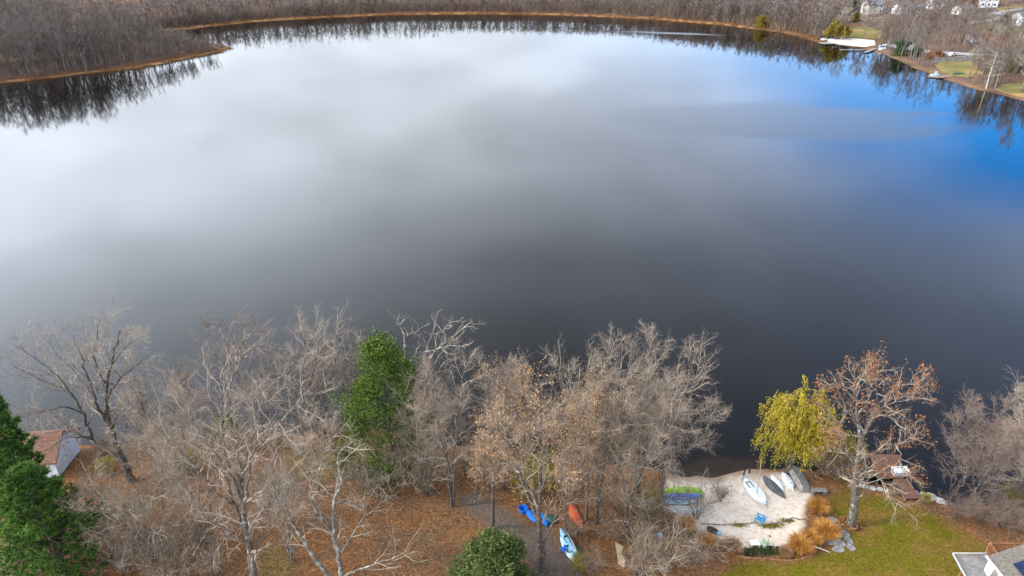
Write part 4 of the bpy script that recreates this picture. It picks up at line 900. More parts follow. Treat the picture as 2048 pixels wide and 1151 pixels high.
def willow(name, label, base, H, R, seed, n_bough=26, strands=34, leaf=0.15, r0=0.28, mat='leaf_willow'):
    rng = np.random.default_rng(seed); root = thing(name, label, 'tree', tuple(base)); t = MB()
    boughs = []
    for k in range(n_bough):
        a = k * 2.399 + rng.uniform(-0.3, 0.3); f = rng.uniform(0, 1); o = R * (0.30 + 0.62 * f ** 0.6); top = H * (0.98 - 0.5 * f * f) * rng.uniform(0.86, 1.02); d = np.array([math.cos(a), math.sin(a), 0])
        boughs.append(catmull([np.array([0, 0, -0.2]), d * o * 0.15 + np.array([0, 0, H * 0.30]), d * o * 0.55 + np.array([0, 0, top * 0.88]), d * o * 0.9 + np.array([0, 0, top]), d * o * 1.15 + np.array([0, 0, top * 0.90])], 10))
    Bp = np.array(boughs); Br = np.tile(np.linspace(r0 * 0.35, 0.015, 10), (len(Bp), 1)); t.tubes(Bp, Br, 5)
    t.tubes(np.array([[0, 0, -0.3], [0.05, 0, H * 0.15], [0, 0.03, H * 0.3]]), np.array([r0, r0 * 0.85, r0 * 0.6]), 8); t.build('trunk', MAT['bark_brown'], root, True)
    P1, R1 = sprout(Bp, Br, 5, rng, 0.45, 1.0, (30, 70), 0.24, 0.5, 2.0, -0.05, 0.2, 4, 0.5, 0.4, 0.01, 0.3)
    src = np.concatenate([Bp[:, 5:].reshape(-1, 3), P1.reshape(-1, 3)])
    n = n_bough * strands; s0 = src[rng.integers(0, len(src), n)] + rng.normal(0, 0.15, (n, 3)); L = rng.uniform(0.5, 2.0, n) * H / 9; L = np.minimum(L, s0[:, 2] - 0.15)
    out = s0[:, :2] / (np.linalg.norm(s0[:, :2], axis=1, keepdims=True) + 0.5)
    pts = []
    for k in range(9):
        f = k / 8; p = s0.copy(); p[:, :2] += out * (0.30 * f * (1.3 - f))[None, None] if False else out * 0.35 * f * (1.3 - f); p[:, 2] += 0.12 * math.sin(f * 2) - L * f ** 1.3; pts.append(p)
    S = np.stack(pts, axis=1); cr = MB(); cr.tubes(P1, R1, 3, True)
    tag(cr.build('branches', MAT['twig_tan'], root), kind='stuff')
    C = S.reshape(-1, 3) + rng.normal(0, 0.05, (n * 9, 3)); sz = leaf * rng.uniform(0.7, 1.4, len(C))[:, None]
    d = np.repeat(np.stack([out[:, 0] * 0.3, out[:, 1] * 0.3, np.full(n, -1.0)], axis=1), 9, axis=0) + rng.normal(0, 0.35, C.shape); d /= np.linalg.norm(d, axis=1, keepdims=True)
    side = np.cross(d, rng.normal(0, 1, C.shape)); side /= np.linalg.norm(side, axis=1, keepdims=True)
    V = np.stack([C, C + d * sz * 0.8 + side * sz * 0.32, C + d * sz * 1.9, C + d * sz * 0.8 - side * sz * 0.32], axis=1)
    f = MB(); f.add(V.reshape(-1, 3), np.arange(4 * len(C)).reshape(-1, 4)); tag(f.build('crown', MAT[mat], root), kind='stuff')
    return root
def willows():
    g = gp(1576, 946); H = at_y(1565, 785, g[1])[2] - g[2]
    willow('willow', 'yellow weeping willow hanging over the water beside the beach', g, H, 3.5, 81, 40, 95, 0.13)
evergreens(); willows()

# ------------------------------------------------------------------ ornamental grasses, litter
def grasses():
    def clump(seed, H, R, n, mat, name='ornamental_grass'):
        rng = np.random.default_rng(seed); a = rng.uniform(0, 6.283, n); o = R * rng.uniform(0, 1, n) ** 0.6; h = H * rng.uniform(0.55, 1.05, n)
        d = np.stack([np.cos(a), np.sin(a), np.zeros(n)], axis=1); b0 = d * (rng.uniform(0, 0.35, n) * R)[:, None]
        P = np.stack([b0, b0 + d * (o * 0.35)[:, None] + np.array([0, 0, 1]) * (h * 0.65)[:, None], b0 + d * (o * 0.9)[:, None] + np.array([0, 0, 1]) * (h * (1.0 - 0.25 * (o / R)))[:, None]], axis=1)
        P += rng.normal(0, 0.05, P.shape); mb = MB(); mb.tubes(P, np.tile([0.018, 0.022, 0.006], (n, 1)), 3, True)
        return mb.build(name, mat)
    A = clump(91, 1.5, 1.15, 900, MAT['grass_orange']); Bc = clump(92, 1.25, 1.0, 800, MAT['grass_straw'])
    spots = [(A, 1634, 1022, 1.0, 'pale orange ornamental grass clump nearest the stone bench'), (A, 1650, 1072, 1.15, 'bright orange ornamental grass clump beside the flagstone steps'),
             (A, 1597, 1100, 1.1, 'orange ornamental grass clump inside the curved garden edging'), (A, 1622, 1085, 0.9, 'orange ornamental grass clump in the middle of the sand corner planting'),
             (A, 1370, 1058, 0.95, 'orange grass clump under the bare shrubs left of the beach'), (Bc, 1462, 1098, 1.0, 'straw coloured grass clump left of the dark planting bed'), (Bc, 1430, 1095, 0.8, 'faded grass clump near the dark bag at the sand edge'),
             (A, 1415, 1090, 0.8, 'amber grass clump behind the faded grass at the sand edge'), (Bc, 1570, 1108, 0.7, 'short straw grass between dark bed and orange grasses')]
    used = set()
    for src, u, v, s, lab in spots:
        g = gp(u, v)
        o = src if id(src) not in used else src.copy()
        if id(src) in used: COL.objects.link(o)
        used.add(id(src)); o.location = tuple(g); o.scale = (s, s, s); o.rotation_euler = (0, 0, u); tag(o, lab, 'grass')
    # fallen leaves on the near bank and reeds along the far shore: uncountable
    rng = np.random.default_rng(93); n = 45000
    x = rng.uniform(-46, 46, n); y = rng.uniform(37, 66, n); d = shore_d(x, y)
    inside = (sdf(SAND, x, y) > 0.1); lawn = sdf(LAWN, x, y) > 0.3; path = sdf(PATH, x, y) > 0.3; keep = (d > 0.3) & ~(inside & (rng.uniform(0, 1, n) < 0.97)) & ~(lawn & (rng.uniform(0, 1, n) < 0.93)) & ~(path & (rng.uniform(0, 1, n) < 0.8))
    C = np.stack([x, y, ground_z(x, y, d) + 0.02], axis=1)[keep]; mb = MB(); mb.cards(C, 0.10, rng, up=np.array([0, 0, 1.2]))
    tag(mb.build('fallen_leaves', MAT['leaf_litter']), 'fallen brown leaves scattered over the near bank', 'leaves', kind='stuff')
MAT['leaf_litter'] = leaf_mat('leaf_litter', (0.12, 0.05, 0.02), (0.40, 0.20, 0.075), 3.0, trans=0.1, c3=(0.52, 0.34, 0.14))
grasses()

# ------------------------------------------------------------------ woods round the lake
def px_of(P):
    P = np.asarray(P, float); x, y, z = P[..., 0], P[..., 1], P[..., 2] - CAMH
    f = y * CP - z * SP; u = x / f * FPX + 1024; v = 575.5 - (y * SP + z * CP) / f * FPX
    return u, v
CLEAR = [px_poly(p) for p in (
    [(1640, 84), (1668, 56), (1740, 52), (1775, 70), (1760, 98), (1690, 95)], [(1765, 90), (1836, 86), (1900, 101), (1970, 107), (1970, 118), (1860, 134), (1800, 106)],
    [(1862, 134), (1935, 119), (1972, 150), (1930, 165), (1880, 150)], [(1985, 182), (2005, 168), (2100, 160), (2100, 205)], [(1920, 44), (1985, 36), (2060, 46), (2100, 80), (2010, 80), (1950, 66)],
    [(1960, 32), (2060, 6), (2080, 20), (2000, 44)], [(2000, 84), (2100, 78), (2100, 108), (2030, 106)])]
def far_protos():
    out = []
    for k, (H, R, hab, ns, bark, twig) in enumerate([(20, 4.2, 'tall', 1, 'bark_brown', 'far_grey'), (20, 5.0, 'round', 1, 'bark_brown', 'far_brown'), (20, 4.6, 'vase', 2, 'bark_grey', 'far_grey'), (20, 5.4, 'vase', 3, 'bark_brown', 'far_red'),
                                                    (20, 4.0, 'tall', 1, 'bark_lichen', 'far_pale'), (20, 5.0, 'round', 2, 'bark_grey', 'far_brown'), (20, 4.4, 'vase', 1, 'bark_brown', 'far_brown'), (20, 5.2, 'round', 1, 'bark_brown', 'far_rust')]):
        stems, rng = make_generic(200 + k, H, R, hab, 0.26, ns, 0.4, 13)
        root = thing('bare_tree', '', 'tree'); tr = MB(); big = []; bR = []
        for P, r0, r1 in stems:
            P = catmull(P, 6); R_ = np.linspace(r0, max(r1, 0.04), 6); tr.tubes(P, R_, 4); big.append(catmull(P, 8)); bR.append(np.linspace(r0, max(r1, 0.04), 8))
        tr.build('trunk', MAT[bark], root); big = np.array(big); bR = np.array(bR); br = MB()
        P2, R2 = sprout(big, bR, 8, rng, 0.25, 1.0, (30, 60), 0.5, 0.8, 3.2, 0.08, 0.2, 2, 0.5, 0.4, 0.035, 0.4); br.tubes(P2, R2, 3, True)
        P3, R3 = sprout(P2, R2, 6, rng, 0.15, 1.0, (25, 60), 0.6, 0.5, 1.8, 0.08, 0.2, 1, 0.6, 0.5, 0.026, 0.3); br.tubes(P3, R3, 3, True)
        br.build('crown', MAT[twig], root); out.append(root)
    return out
MAT['far_grey'] = noise_mat('far_grey_twigs', (0.12, 0.10, 0.084), (0.25, 0.212, 0.18), 0.4, 0.95, rnd=0.2)
MAT['far_brown'] = noise_mat('far_brown_twigs', (0.125, 0.098, 0.078), (0.25, 0.20, 0.16), 0.4, 0.95, rnd=0.2)
MAT['far_red'] = noise_mat('far_red_twigs', (0.12, 0.082, 0.065), (0.23, 0.165, 0.135), 0.4, 0.95, rnd=0.2)
MAT['far_rust'] = noise_mat('far_rust_twigs', (0.12, 0.06, 0.035), (0.22, 0.12, 0.07), 0.4, 0.95, rnd=0.2)
MAT['far_pale'] = noise_mat('far_pale_twigs', (0.13, 0.11, 0.09), (0.24, 0.205, 0.17), 0.4, 0.95, rnd=0.2)
HOUSES = [(2046, 48), (1974, 14), (1926, 27), (1812, 27), (1742, 27), (1592, 20), (1870, 18)]
def woods():
    rng = np.random.default_rng(301)
    cand = []
    def zone(name, x0, x1, y0, y1, dens, dmin, dmax, hfn):
        n = int((x1 - x0) * (y1 - y0) * dens); x = rng.uniform(x0, x1, n); y = rng.uniform(y0, y1, n); d = shore_d(x, y)
        ok = (d > dmin) & (d < dmax)
        for c in CLEAR: ok &= sdf(c, x, y) < 1.0
        x, y, d = x[ok], y[ok], d[ok]; z = ground_z(x, y, d); u, v = px_of(np.stack([x, y, z], axis=1)); h = hfn(x, y, d, u, v) * rng.uniform(0.72, 1.15, len(x))
        ut, vt = px_of(np.stack([x, y, z + h], axis=1))
        k = (u > -110) & (u < 2170) & (v > -28)
        for i in np.where(k)[0]: cand.append((x[i], y[i], z[i], h[i], v[i] - vt[i], name, d[i]))
    def hl(x, y, d, u, v): return np.clip(10.5 + 11.0 * sstep(430, 60, u), 9, 22) * np.where(d < 10, 0.85, 1.0)
    zone('point', -330, -60, 225, 400, 0.055, 3.5, 400, hl); zone('point', -250, -138, 270, 360, 0.09, 1.5, 14, hl)
    zone('back', -420, -60, 360, 600, 0.11, 6, 26, lambda *a: np.full(len(a[0]), 11.0)); zone('back2', -480, -60, 380, 760, 0.016, 26, 220, lambda *a: np.full(len(a[0]), 13.5))
    zone('shore', -60, 150, 440, 600, 0.20, 6, 34, lambda *a: np.full(len(a[0]), 10.5))
    zone('shore', 100, 190, 330, 560, 0.085, 3, 50, lambda x, y, d, u, v: 12 + 3 * sstep(1300, 1550, u))
    zone('village', 150, 420, 150, 520, 0.026, 2.0, 300, lambda x, y, d, u, v: np.full(len(x), 15.0))
    zone('village', 150, 330, 200, 420, 0.020, 2.0, 14, lambda x, y, d, u, v: np.full(len(x), 13.0))
    zone('village', 170, 400, 240, 460, 0.034, 2.0, 300, lambda x, y, d, u, v: np.full(len(x), 13.5))
    for k in range(46): # the narrow tip of the point
        f = rng.uniform(0, 1); g = gp(300 + 135 * f, 117 - 20 * f + rng.uniform(-3, 4)); dd = float(shore_d(g[:1], g[1:2])[0])
        if dd > 0.8: cand.append((g[0], g[1], g[2], rng.uniform(9, 14) - 3.5 * f, 200.0, 'point', dd))
    for hu, hv in HOUSES: # trees standing in front of the houses
        g = gp(hu, hv)
        for k in range(7):
            x = g[0] + rng.uniform(-9, 9); y = g[1] - rng.uniform(6, 16); dd = float(shore_d(np.array([x]), np.array([y]))[0])
            if dd > 2 and all(sdf(c, np.array([x]), np.array([y]))[0] < 1 for c in CLEAR): cand.append((x, y, gz(x, y), rng.uniform(9, 14), 45.0, 'village', dd))
    cand.sort(key=lambda c: -c[4] * (1.25 if c[5] == 'village' else 1.0))
    protos = far_protos(); used = set()
    GL = {'point': ('bare trees on the wooded point', ['bare grey tree standing on the wooded point across the lake', 'bare brown tree standing on the wooded point across the lake', 'bare reddish tree standing on the wooded point across the lake', 'pale bare tree standing on the wooded point across the lake', 'rusty brown bare tree standing on the wooded point across the lake']),
          'back': ('bare trees behind the wooded point', ['bare grey tree in the woods behind the point'] * 5), 'shore': ('bare trees along the far shore', ['bare grey tree along the reedy far shore', 'bare brown tree along the reedy far shore', 'bare reddish tree along the reedy far shore', 'pale bare tree along the reedy far shore', 'rusty bare tree along the reedy far shore']),
          'village': ('bare trees among the lakeside houses', ['bare grey tree among the lakeside houses and lawns', 'bare brown tree among the lakeside houses and lawns', 'bare reddish tree among the lakeside houses and lawns', 'pale bare tree among the lakeside houses and lawns', 'rusty bare tree among the lakeside houses and lawns'])}
    kindi = [0, 1, 0, 2, 3, 1, 1, 4]
    ind = cand[:275]; rest = cand[275:]
    for (x, y, z, h, px, zn, d) in ind:
        w = [1, 1, 1, 0.6, 0.25, 1, 1, 0.35] if zn == 'point' else ([0.7, 1, 0.7, 1, 0.8, 1, 1, 0.9] if zn == 'village' else [1] * 8)
        w = np.array(w) / sum(w); k = int(rng.choice(8, p=w)); s = h / 20.0; sx = s * rng.uniform(0.85, 1.25)
        g, labs = GL[zn]; lab = labs[kindi[k]]; src = protos[k]
        tilt = (rng.normal(0, 0.05), rng.normal(0, 0.05))
        if d < 12 and zn != 'village': # trees at the water lean out to the light
            e = 1.0; gx = (shore_d(np.array([x + e]), np.array([y]))[0] - shore_d(np.array([x - e]), np.array([y]))[0]); gy = (shore_d(np.array([x]), np.array([y + e]))[0] - shore_d(np.array([x]), np.array([y - e]))[0])
            tilt = (tilt[0] + 0.10 * gy / 2, tilt[1] - 0.10 * gx / 2)
        if k in used: copy_thing(src, (x, y, z), rng.uniform(0, 6.28), (sx, sx, s), lab, g, tilt)
        else:
            used.add(k); src.location = (x, y, z); src.scale = (sx, sx, s); src['label'] = lab; src['group'] = g; src.rotation_euler = (tilt[0], tilt[1], 1.0)
    for k, p in enumerate(protos):
        if k not in used:
            for c in list(p.children): bpy.data.objects.remove(c)
            bpy.data.objects.remove(p)
    # the rest of the woods: one mass
    low = []
    for k in range(12):
        stems, r2 = make_generic(260 + k, 20, 4.6, ['tall', 'round', 'vase'][k % 3], 0.26, 1 + k % 2, 0.4, 8 if k < 6 else 4)
        mb = MB(); big = []; bR = []
        for P, r0, r1 in stems:
            m = 4 if k < 6 else 3; Pm = catmull(P, m); R_ = np.linspace(r0, max(r1, 0.05), m); mb.tubes(Pm, R_, 3, True); big.append(catmull(P, 6)); bR.append(np.linspace(r0, max(r1, 0.05), 6))
        P2, R2 = sprout(np.array(big), np.array(bR), 5 if k < 6 else 3, r2, 0.25, 1.0, (30, 60), 0.5, 0.8, 3.2, 0.08, 0.2, 1, 0.5, 0.4, 0.06, 0.4); mb.tubes(P2, R2, 3, True)
        P3, R3 = sprout(P2, R2, 2, r2, 0.15, 1.0, (25, 60), 0.65, 0.5, 2.0, 0.08, 0.2, 1, 0.6, 0.5, 0.085 if k < 6 else 0.36, 0.3); mb.tubes(P3, R3, 3, True)
        low.append((np.concatenate(mb.v), np.concatenate(mb.q) if mb.q else np.zeros((0, 4), int), np.concatenate(mb.t)))
    out = MB(); n_mat = 4
    lim = {'point': 420, 'back': 900, 'back2': 500, 'shore': 1350, 'village': 480}; cnt = dict.fromkeys(lim, 0)
    for (x, y, z, h, px, zn, d) in rest:
        if cnt[zn] >= lim[zn]: continue
        cnt[zn] += 1
        V, Q, Tt = low[int(rng.integers(0, 6)) + (6 if y > 380 else 0)]; s = h / 20.0; sx = s * rng.uniform(0.85, 1.3); a = rng.uniform(0, 6.28); c, sn = math.cos(a), math.sin(a)
        VV = np.stack([(V[:, 0] * c - V[:, 1] * sn) * sx + x, (V[:, 0] * sn + V[:, 1] * c) * sx + y, V[:, 2] * s + z], axis=1)
        out.add(VV, Q, Tt, int(rng.choice(4, p=[0.4, 0.33, 0.17, 0.10])))
    tag(out.build('bare_woods', [MAT['far_grey'], MAT['far_brown'], MAT['far_red'], MAT['far_rust']]), 'mass of bare woods standing behind the far shore trees', 'woods', kind='stuff')

    # low brush under the trees and reeds along the water
    n = 70000; x = rng.uniform(-330, 330, n); y = rng.uniform(170, 600, n); d = shore_d(x, y); ok = (d > 0.3) & (d < 5.5 + 2.0 * wob(x, y, 12.0, 3.0))
    u, v = px_of(np.stack([x, y, np.zeros(n)], axis=1)); ok &= (u > -60) & (u < 1640); x, y, d = x[ok], y[ok], d[ok]
    K = 16; xs = np.repeat(x, K) + rng.normal(0, 0.9, len(x) * K); ys = np.repeat(y, K) + rng.normal(0, 0.9, len(x) * K); zz = np.maximum(ground_z(xs, ys), -0.05)
    b = np.stack([xs, ys, zz], axis=1); h = rng.uniform(0.5, 1.5, len(b)); tip = b + np.stack([rng.normal(0, 0.25, len(b)), rng.normal(0, 0.25, len(b)), h], axis=1)
    mb = MB(); mb.tubes(np.stack([b, tip], axis=1), np.tile([0.06, 0.02], (len(b), 1)), 3, True)
    tag(mb.build('reeds', MAT['reed']), 'orange brown reeds fringing the far shore and the wooded point', 'reeds', kind='stuff')
    n = 7000; x = np.concatenate([rng.uniform(-330, -60, n // 2), rng.uniform(-60, 330, n // 2)]); y = rng.uniform(170, 560, n); d = shore_d(x, y); ok = (d > 3) & (d < np.where(y > 400, 22, 60))
    for c in CLEAR: ok &= sdf(c, x, y) < 0.5
    u, v = px_of(np.stack([x, y, np.zeros(n)], axis=1)); ok &= (u > -60) & (u < 2110) & (v > -5); x, y = x[ok], y[ok]
    K = 26; xs = np.repeat(x, K); ys = np.repeat(y, K); c0 = np.stack([xs, ys, ground_z(xs, ys)], axis=1) + rng.normal(0, 0.5, (len(xs), 3)) * np.array([1, 1, 0]); dd = rng.normal(0, 1, (len(xs), 3)); dd[:, 2] = np.abs(dd[:, 2]) + 0.6; dd /= np.linalg.norm(dd, axis=1, keepdims=True)
    mb = MB(); mb.tubes(np.stack([c0, c0 + dd * rng.uniform(0.9, 2.4, len(c0))[:, None]], axis=1), np.tile([0.05, 0.015], (len(c0), 1)), 3, True)
    n = 9000; x = rng.uniform(-320, -135, n); y = rng.uniform(225, 360, n); d = shore_d(x, y); ok = (d > 3.5) & (d < 40); u, v = px_of(np.stack([x, y, np.zeros(n)], axis=1)); ok &= (u > -40); x, y = x[ok][:2600], y[ok][:2600]
    xs = np.repeat(x, 14); ys = np.repeat(y, 14); c0 = np.stack([xs, ys, ground_z(xs, ys)], axis=1) + rng.normal(0, 0.6, (len(xs), 3)) * np.array([1, 1, 0]); dd = rng.normal(0, 0.6, (len(xs), 3)); dd[:, 2] = 1
    mb.tubes(np.stack([c0, c0 + dd * rng.uniform(0.8, 2.4, len(c0))[:, None]], axis=1), np.tile([0.05, 0.015], (len(c0), 1)), 3, True)
    n = 46000; x = rng.uniform(-420, 200, n); y = rng.uniform(360, 560, n); d = shore_d(x, y); ok = (d > 6) & (d < 15); u, v = px_of(np.stack([x, y, np.zeros(n)], axis=1)); ok &= (u > -60) & (u < 1660); x, y = x[ok], y[ok]
    xs = np.repeat(x, 16); ys = np.repeat(y, 16); c0 = np.stack([xs, ys, ground_z(xs, ys)], axis=1) + rng.normal(0, 1.2, (len(xs), 3)) * np.array([1, 1, 0]); dd = rng.normal(0, 0.45, (len(xs), 3)); dd[:, 2] = 1
    mb.tubes(np.stack([c0, c0 + dd * rng.uniform(2.0, 6.5, len(c0))[:, None]], axis=1), np.tile([0.13, 0.05], (len(c0), 1)), 3, True)
    tag(mb.build('understory_brush', MAT['far_rust2']), 'low russet brush beneath the trees across the lake', 'brush', kind='stuff')
MAT['far_rust2'] = leaf_mat('far_brush', (0.11, 0.075, 0.056), (0.22, 0.15, 0.105), 0.05, trans=0.0)
woods()
MAT['leaf_olive'] = leaf_mat('leaf_olive', (0.14, 0.11, 0.02), (0.30, 0.22, 0.035), 0.3)
def far_plants():
    # distinctive single plants across the lake
    def ball(name, label, u, v, H, R, mat, seed, cat='shrub', cone=False, size=0.5):
        g = gp(u, v); fn = (lambda z: R * np.clip(1.02 - z / H, 0.02, 1) ** 0.8) if cone else (lambda z: R * np.clip(1.05 - (z / H) ** 2.2, 0.02, 1) ** 0.5)
        o = evergreen(name, label, g, H, 0.1, fn, seed, mat, 90, 22, 0.22 * R, size, r0=0.1); o['category'] = cat
    ball('yellow_bush', 'round olive yellow bush at the reedy far shore', 1522, 56, 6.0, 3.4, MAT['leaf_olive'], 401, size=0.7)
    ball('dark_evergreen', 'dark green conical evergreen between parking lot and water', 1800, 112, 6.5, 3.0, MAT['needle_dark'], 402, 'tree', size=0.5)
    ball('dark_evergreen', 'smaller dark evergreen beside the road retaining wall', 1832, 113, 4.6, 2.2, MAT['needle_dark'], 403, 'tree', size=0.5)
    ball('dark_evergreen', 'tall blue green evergreen above the far beach lawn', 1705, 37, 11, 3.0, MAT['needle_dark'], 404, 'tree', True, 0.6)
    ball('gold_shrub', 'olive gold shrub beside the tall evergreen above the beach lawn', 1712, 43, 4.5, 2.2, MAT['leaf_olive'], 405, size=0.6)
    ball('orange_tree', 'orange leaved small tree uphill near the houses', 1928, 15, 7, 4, MAT['leaf_rust'], 406, 'tree', size=0.7)
    ball('orange_tree', 'orange leaved small tree behind the white uphill house', 1945, 4, 7, 4, MAT['leaf_rust'], 407, 'tree', size=0.7)
    ball('green_hedge', 'dark green shrub beside the white lakeside house', 2010, 49, 4, 3, MAT['needle_dark'], 408, size=0.6)
    ball('green_bank_bush', 'mossy green bush behind the white birch', 2014, 140, 4.0, 4.4, MAT['leaf_holly'], 409, size=0.5)
    ball('rust_bush', 'amber bush between road and shore lawn', 1868, 117, 3.0, 3.0, MAT['leaf_rust'], 410, size=0.5)
    g = gp(1672, 80); willow('willow', 'olive yellow willow beside the far sandy beach', g, 9.5, 5.6, 411, 22, 40, 0.5, mat='leaf_olive')
    hero('white_birch', 'white trunked birch leaning at the shore across the lake', [(0.20, 0.05, [(1972, 178), (1977, 160), (1983, 140), (1990, 118), (1994, 105)])], 412, MAT['bark_birch'], MAT['far_pale'], dens=1.6, len2=4.5, levels=2, twig_r=0.03, depth=1, spread=(55, 85), up=-0.02)
    hero('amber_tree', 'slender tree with faded amber crown behind the white birch', [(0.22, 0.05, [(1988, 150), (1990, 130), (1993, 105), (1997, 84)])], 413, MAT['bark_grey'], MAT['far_rust'], dens=1.6, len2=3.5, levels=2, twig_r=0.035, leaves=MAT['leaf_rust'], leaf_n=500, leaf_size=0.5)
    for k, (u, v, tv, lab) in enumerate([(1683, 80, 18, 'tall leaning tree standing on the far beach lawn'), (1725, 79, 20, 'straight bare tree at the back of the far beach'), (1770, 86, 36, 'wide bare tree between far beach and parking lot'), (1937, 156, 95, 'bare tree on the shore lawn beside the green canoe'), (2044, 185, 70, 'thick trunked bare tree at the fenced lawn edge')]):
        generic('bare_tree', lab, (u, v), tv, 24, 420 + k, MAT['bark_grey'], MAT['far_brown'], 'round', dens=0.8, levels=2, twig_r=0.035, fork=0.4, r0=0.32)
far_plants()

# ------------------------------------------------------------------ boats
def hull_shell(mb, L, Wd, H, full=2.4, sheer=0.15, rock=0.35, n=22, m=10, x0=0.0, transom=None, vee=0.85, mat=0):
    """lofted hull, keel at z=0 amidships, open at the top; returns the gunwale curves"""
    s = np.linspace(-1, 1 if transom is None else transom, n); rings = []
    for v in s:
        b = max(Wd / 2 * (1 - abs(v) ** full), 0.004); zt = H * (1 + sheer * v * v); zk = H * rock * abs(v) ** 3.5
        ph = np.linspace(-math.pi / 2, math.pi / 2, m + 1)
        rings.append(np.stack([np.full(m + 1, v * L / 2 + x0), b * np.sin(ph), zt - (zt - zk) * np.cos(ph) ** vee], axis=1))
    Vv = np.array(rings); i = np.arange(m)[None, :] + (np.arange(n - 1) * (m + 1))[:, None]
    mb.add(Vv.reshape(-1, 3), np.stack([i, i + 1, i + 2 + m, i + 1 + m], axis=-1).reshape(-1, 4), mat=mat)
    if transom is not None:
        e = Vv[-1]; c = e.mean(axis=0); mb.add(np.vstack([e, c]), tris=[(k, k + 1, m + 1) for k in range(m)] + [(m, 0, m + 1)], mat=mat)
    return Vv[:, 0], Vv[:, -1]
def deck(mb, a, b, arch, m=8, mat=0, drop=0.0):
    n = len(a); f = np.linspace(0, 1, m + 1); rows = []
    for p, q in zip(a, b):
        w = np.linalg.norm(q - p); r = p[None] * (1 - f[:, None]) + q[None] * f[:, None]; r[:, 2] += arch * w * np.sin(f * math.pi) - drop; rows.append(r)
    V = np.array(rows).reshape(-1, 3); i = np.arange(m)[None, :] + (np.arange(n - 1) * (m + 1))[:, None]
    mb.add(V, np.stack([i, i + 1 + m, i + 2 + m, i + 1], axis=-1).reshape(-1, 4), mat=mat)
def rim(mb, a, b, r=0.025, mat=0):
    mb.tubes(a, np.full(len(a), r), 5, mat=mat); mb.tubes(b, np.full(len(b), r), 5, mat=mat)
def place_px(p1, p2, lift=0.0):
    a, b = gp(*p1), gp(*p2); c = (a + b) / 2; d = b - a
    return (c[0], c[1], gz(c[0], c[1]) + lift), math.atan2(d[1], d[0]), float(np.linalg.norm(d[:2]))
def canoe(label, p1, p2, mat, Wd=0.9, H=0.36, tilt=0.0, lift=0.0, name='canoe', rimm='black', L=None):
    """lies keel up"""
    loc, yaw, ln = place_px(p1, p2); L = L or ln
    root = thing(name, label, 'canoe', (loc[0], loc[1], loc[2] + H + lift), (math.pi + tilt, 0, yaw))
    mb = MB(); a, b = hull_shell(mb, L, Wd, H, sheer=0.25, rock=0.3, vee=0.75); mb.build('hull', MAT[mat], root, True)
    r = MB(); rim(r, a, b, 0.028); r.build('gunwale', MAT[rimm], root, True)
    k = MB(); t = np.linspace(-0.8, 0.8, 12); k.tubes(np.stack([t * L / 2, 0 * t, H * 0.3 * np.abs(t) ** 3.5 - 0.012], axis=1), np.full(12, 0.022), 4); k.build('keel', MAT[mat], root)
    for sx in (-0.25, 0.3):
        t = MB(); t.box((sx * L / 2, 0, H * 0.86), (0.18, Wd * 0.84, 0.03)); t.build('thwart', MAT['wood_grey'], root)
    return root
def kayak(label, p1, p2, mat, deckm=None, Wd=0.68, H=0.34, tilt=0.0, lift=0.0, L=None, flip=False, cockpit=True):
    loc, yaw, ln = place_px(p1, p2); L = L or ln
    root = thing('kayak', label, 'kayak', (loc[0], loc[1], loc[2] + lift + (H if flip else 0)), ((math.pi if flip else 0) + tilt, 0, yaw))
    mb = MB(); a, b = hull_shell(mb, L, Wd, H * 0.75, full=2.2, sheer=0.35, rock=0.4); mb.build('hull', MAT[mat], root, True)
    d = MB(); deck(d, a, b, 0.16); d.build('deck', MAT[deckm or mat], root, True)
    if cockpit:
        c = MB(); th = np.linspace(0, 2 * math.pi, 25); ring = np.stack([np.cos(th) * 0.45 - 0.1, np.sin(th) * Wd * 0.30, np.full(25, H * 0.75 + 0.11)], axis=1); c.tubes(ring, np.full(25, 0.025), 5); cm = c.build('coaming', MAT['black'], root, True)
        s = MB(); s.add(np.vstack([ring * [1, 1, 0] + [0, 0, H * 0.75 + 0.10], [[-0.1, 0, H * 0.75 + 0.07]]]), tris=[(k, (k + 1) % 25, 25) for k in range(24)]); s.build('cockpit', MAT['black'], root)
        s = MB(); s.box((-0.38, 0, H * 0.75 + 0.16), (0.06, Wd * 0.42, 0.2), ry=-0.2); s.build('seat_back', MAT['black'], root)
        for e in (-1, 1): h = MB(); h.tubes(np.array([[e * L * 0.46, -0.05, H * 0.95], [e * L * 0.46, 0, H * 1.12], [e * L * 0.46, 0.05, H * 0.95]]), np.full(3, 0.012), 4); h.build('carry_handle', MAT['black'], root)
    return root
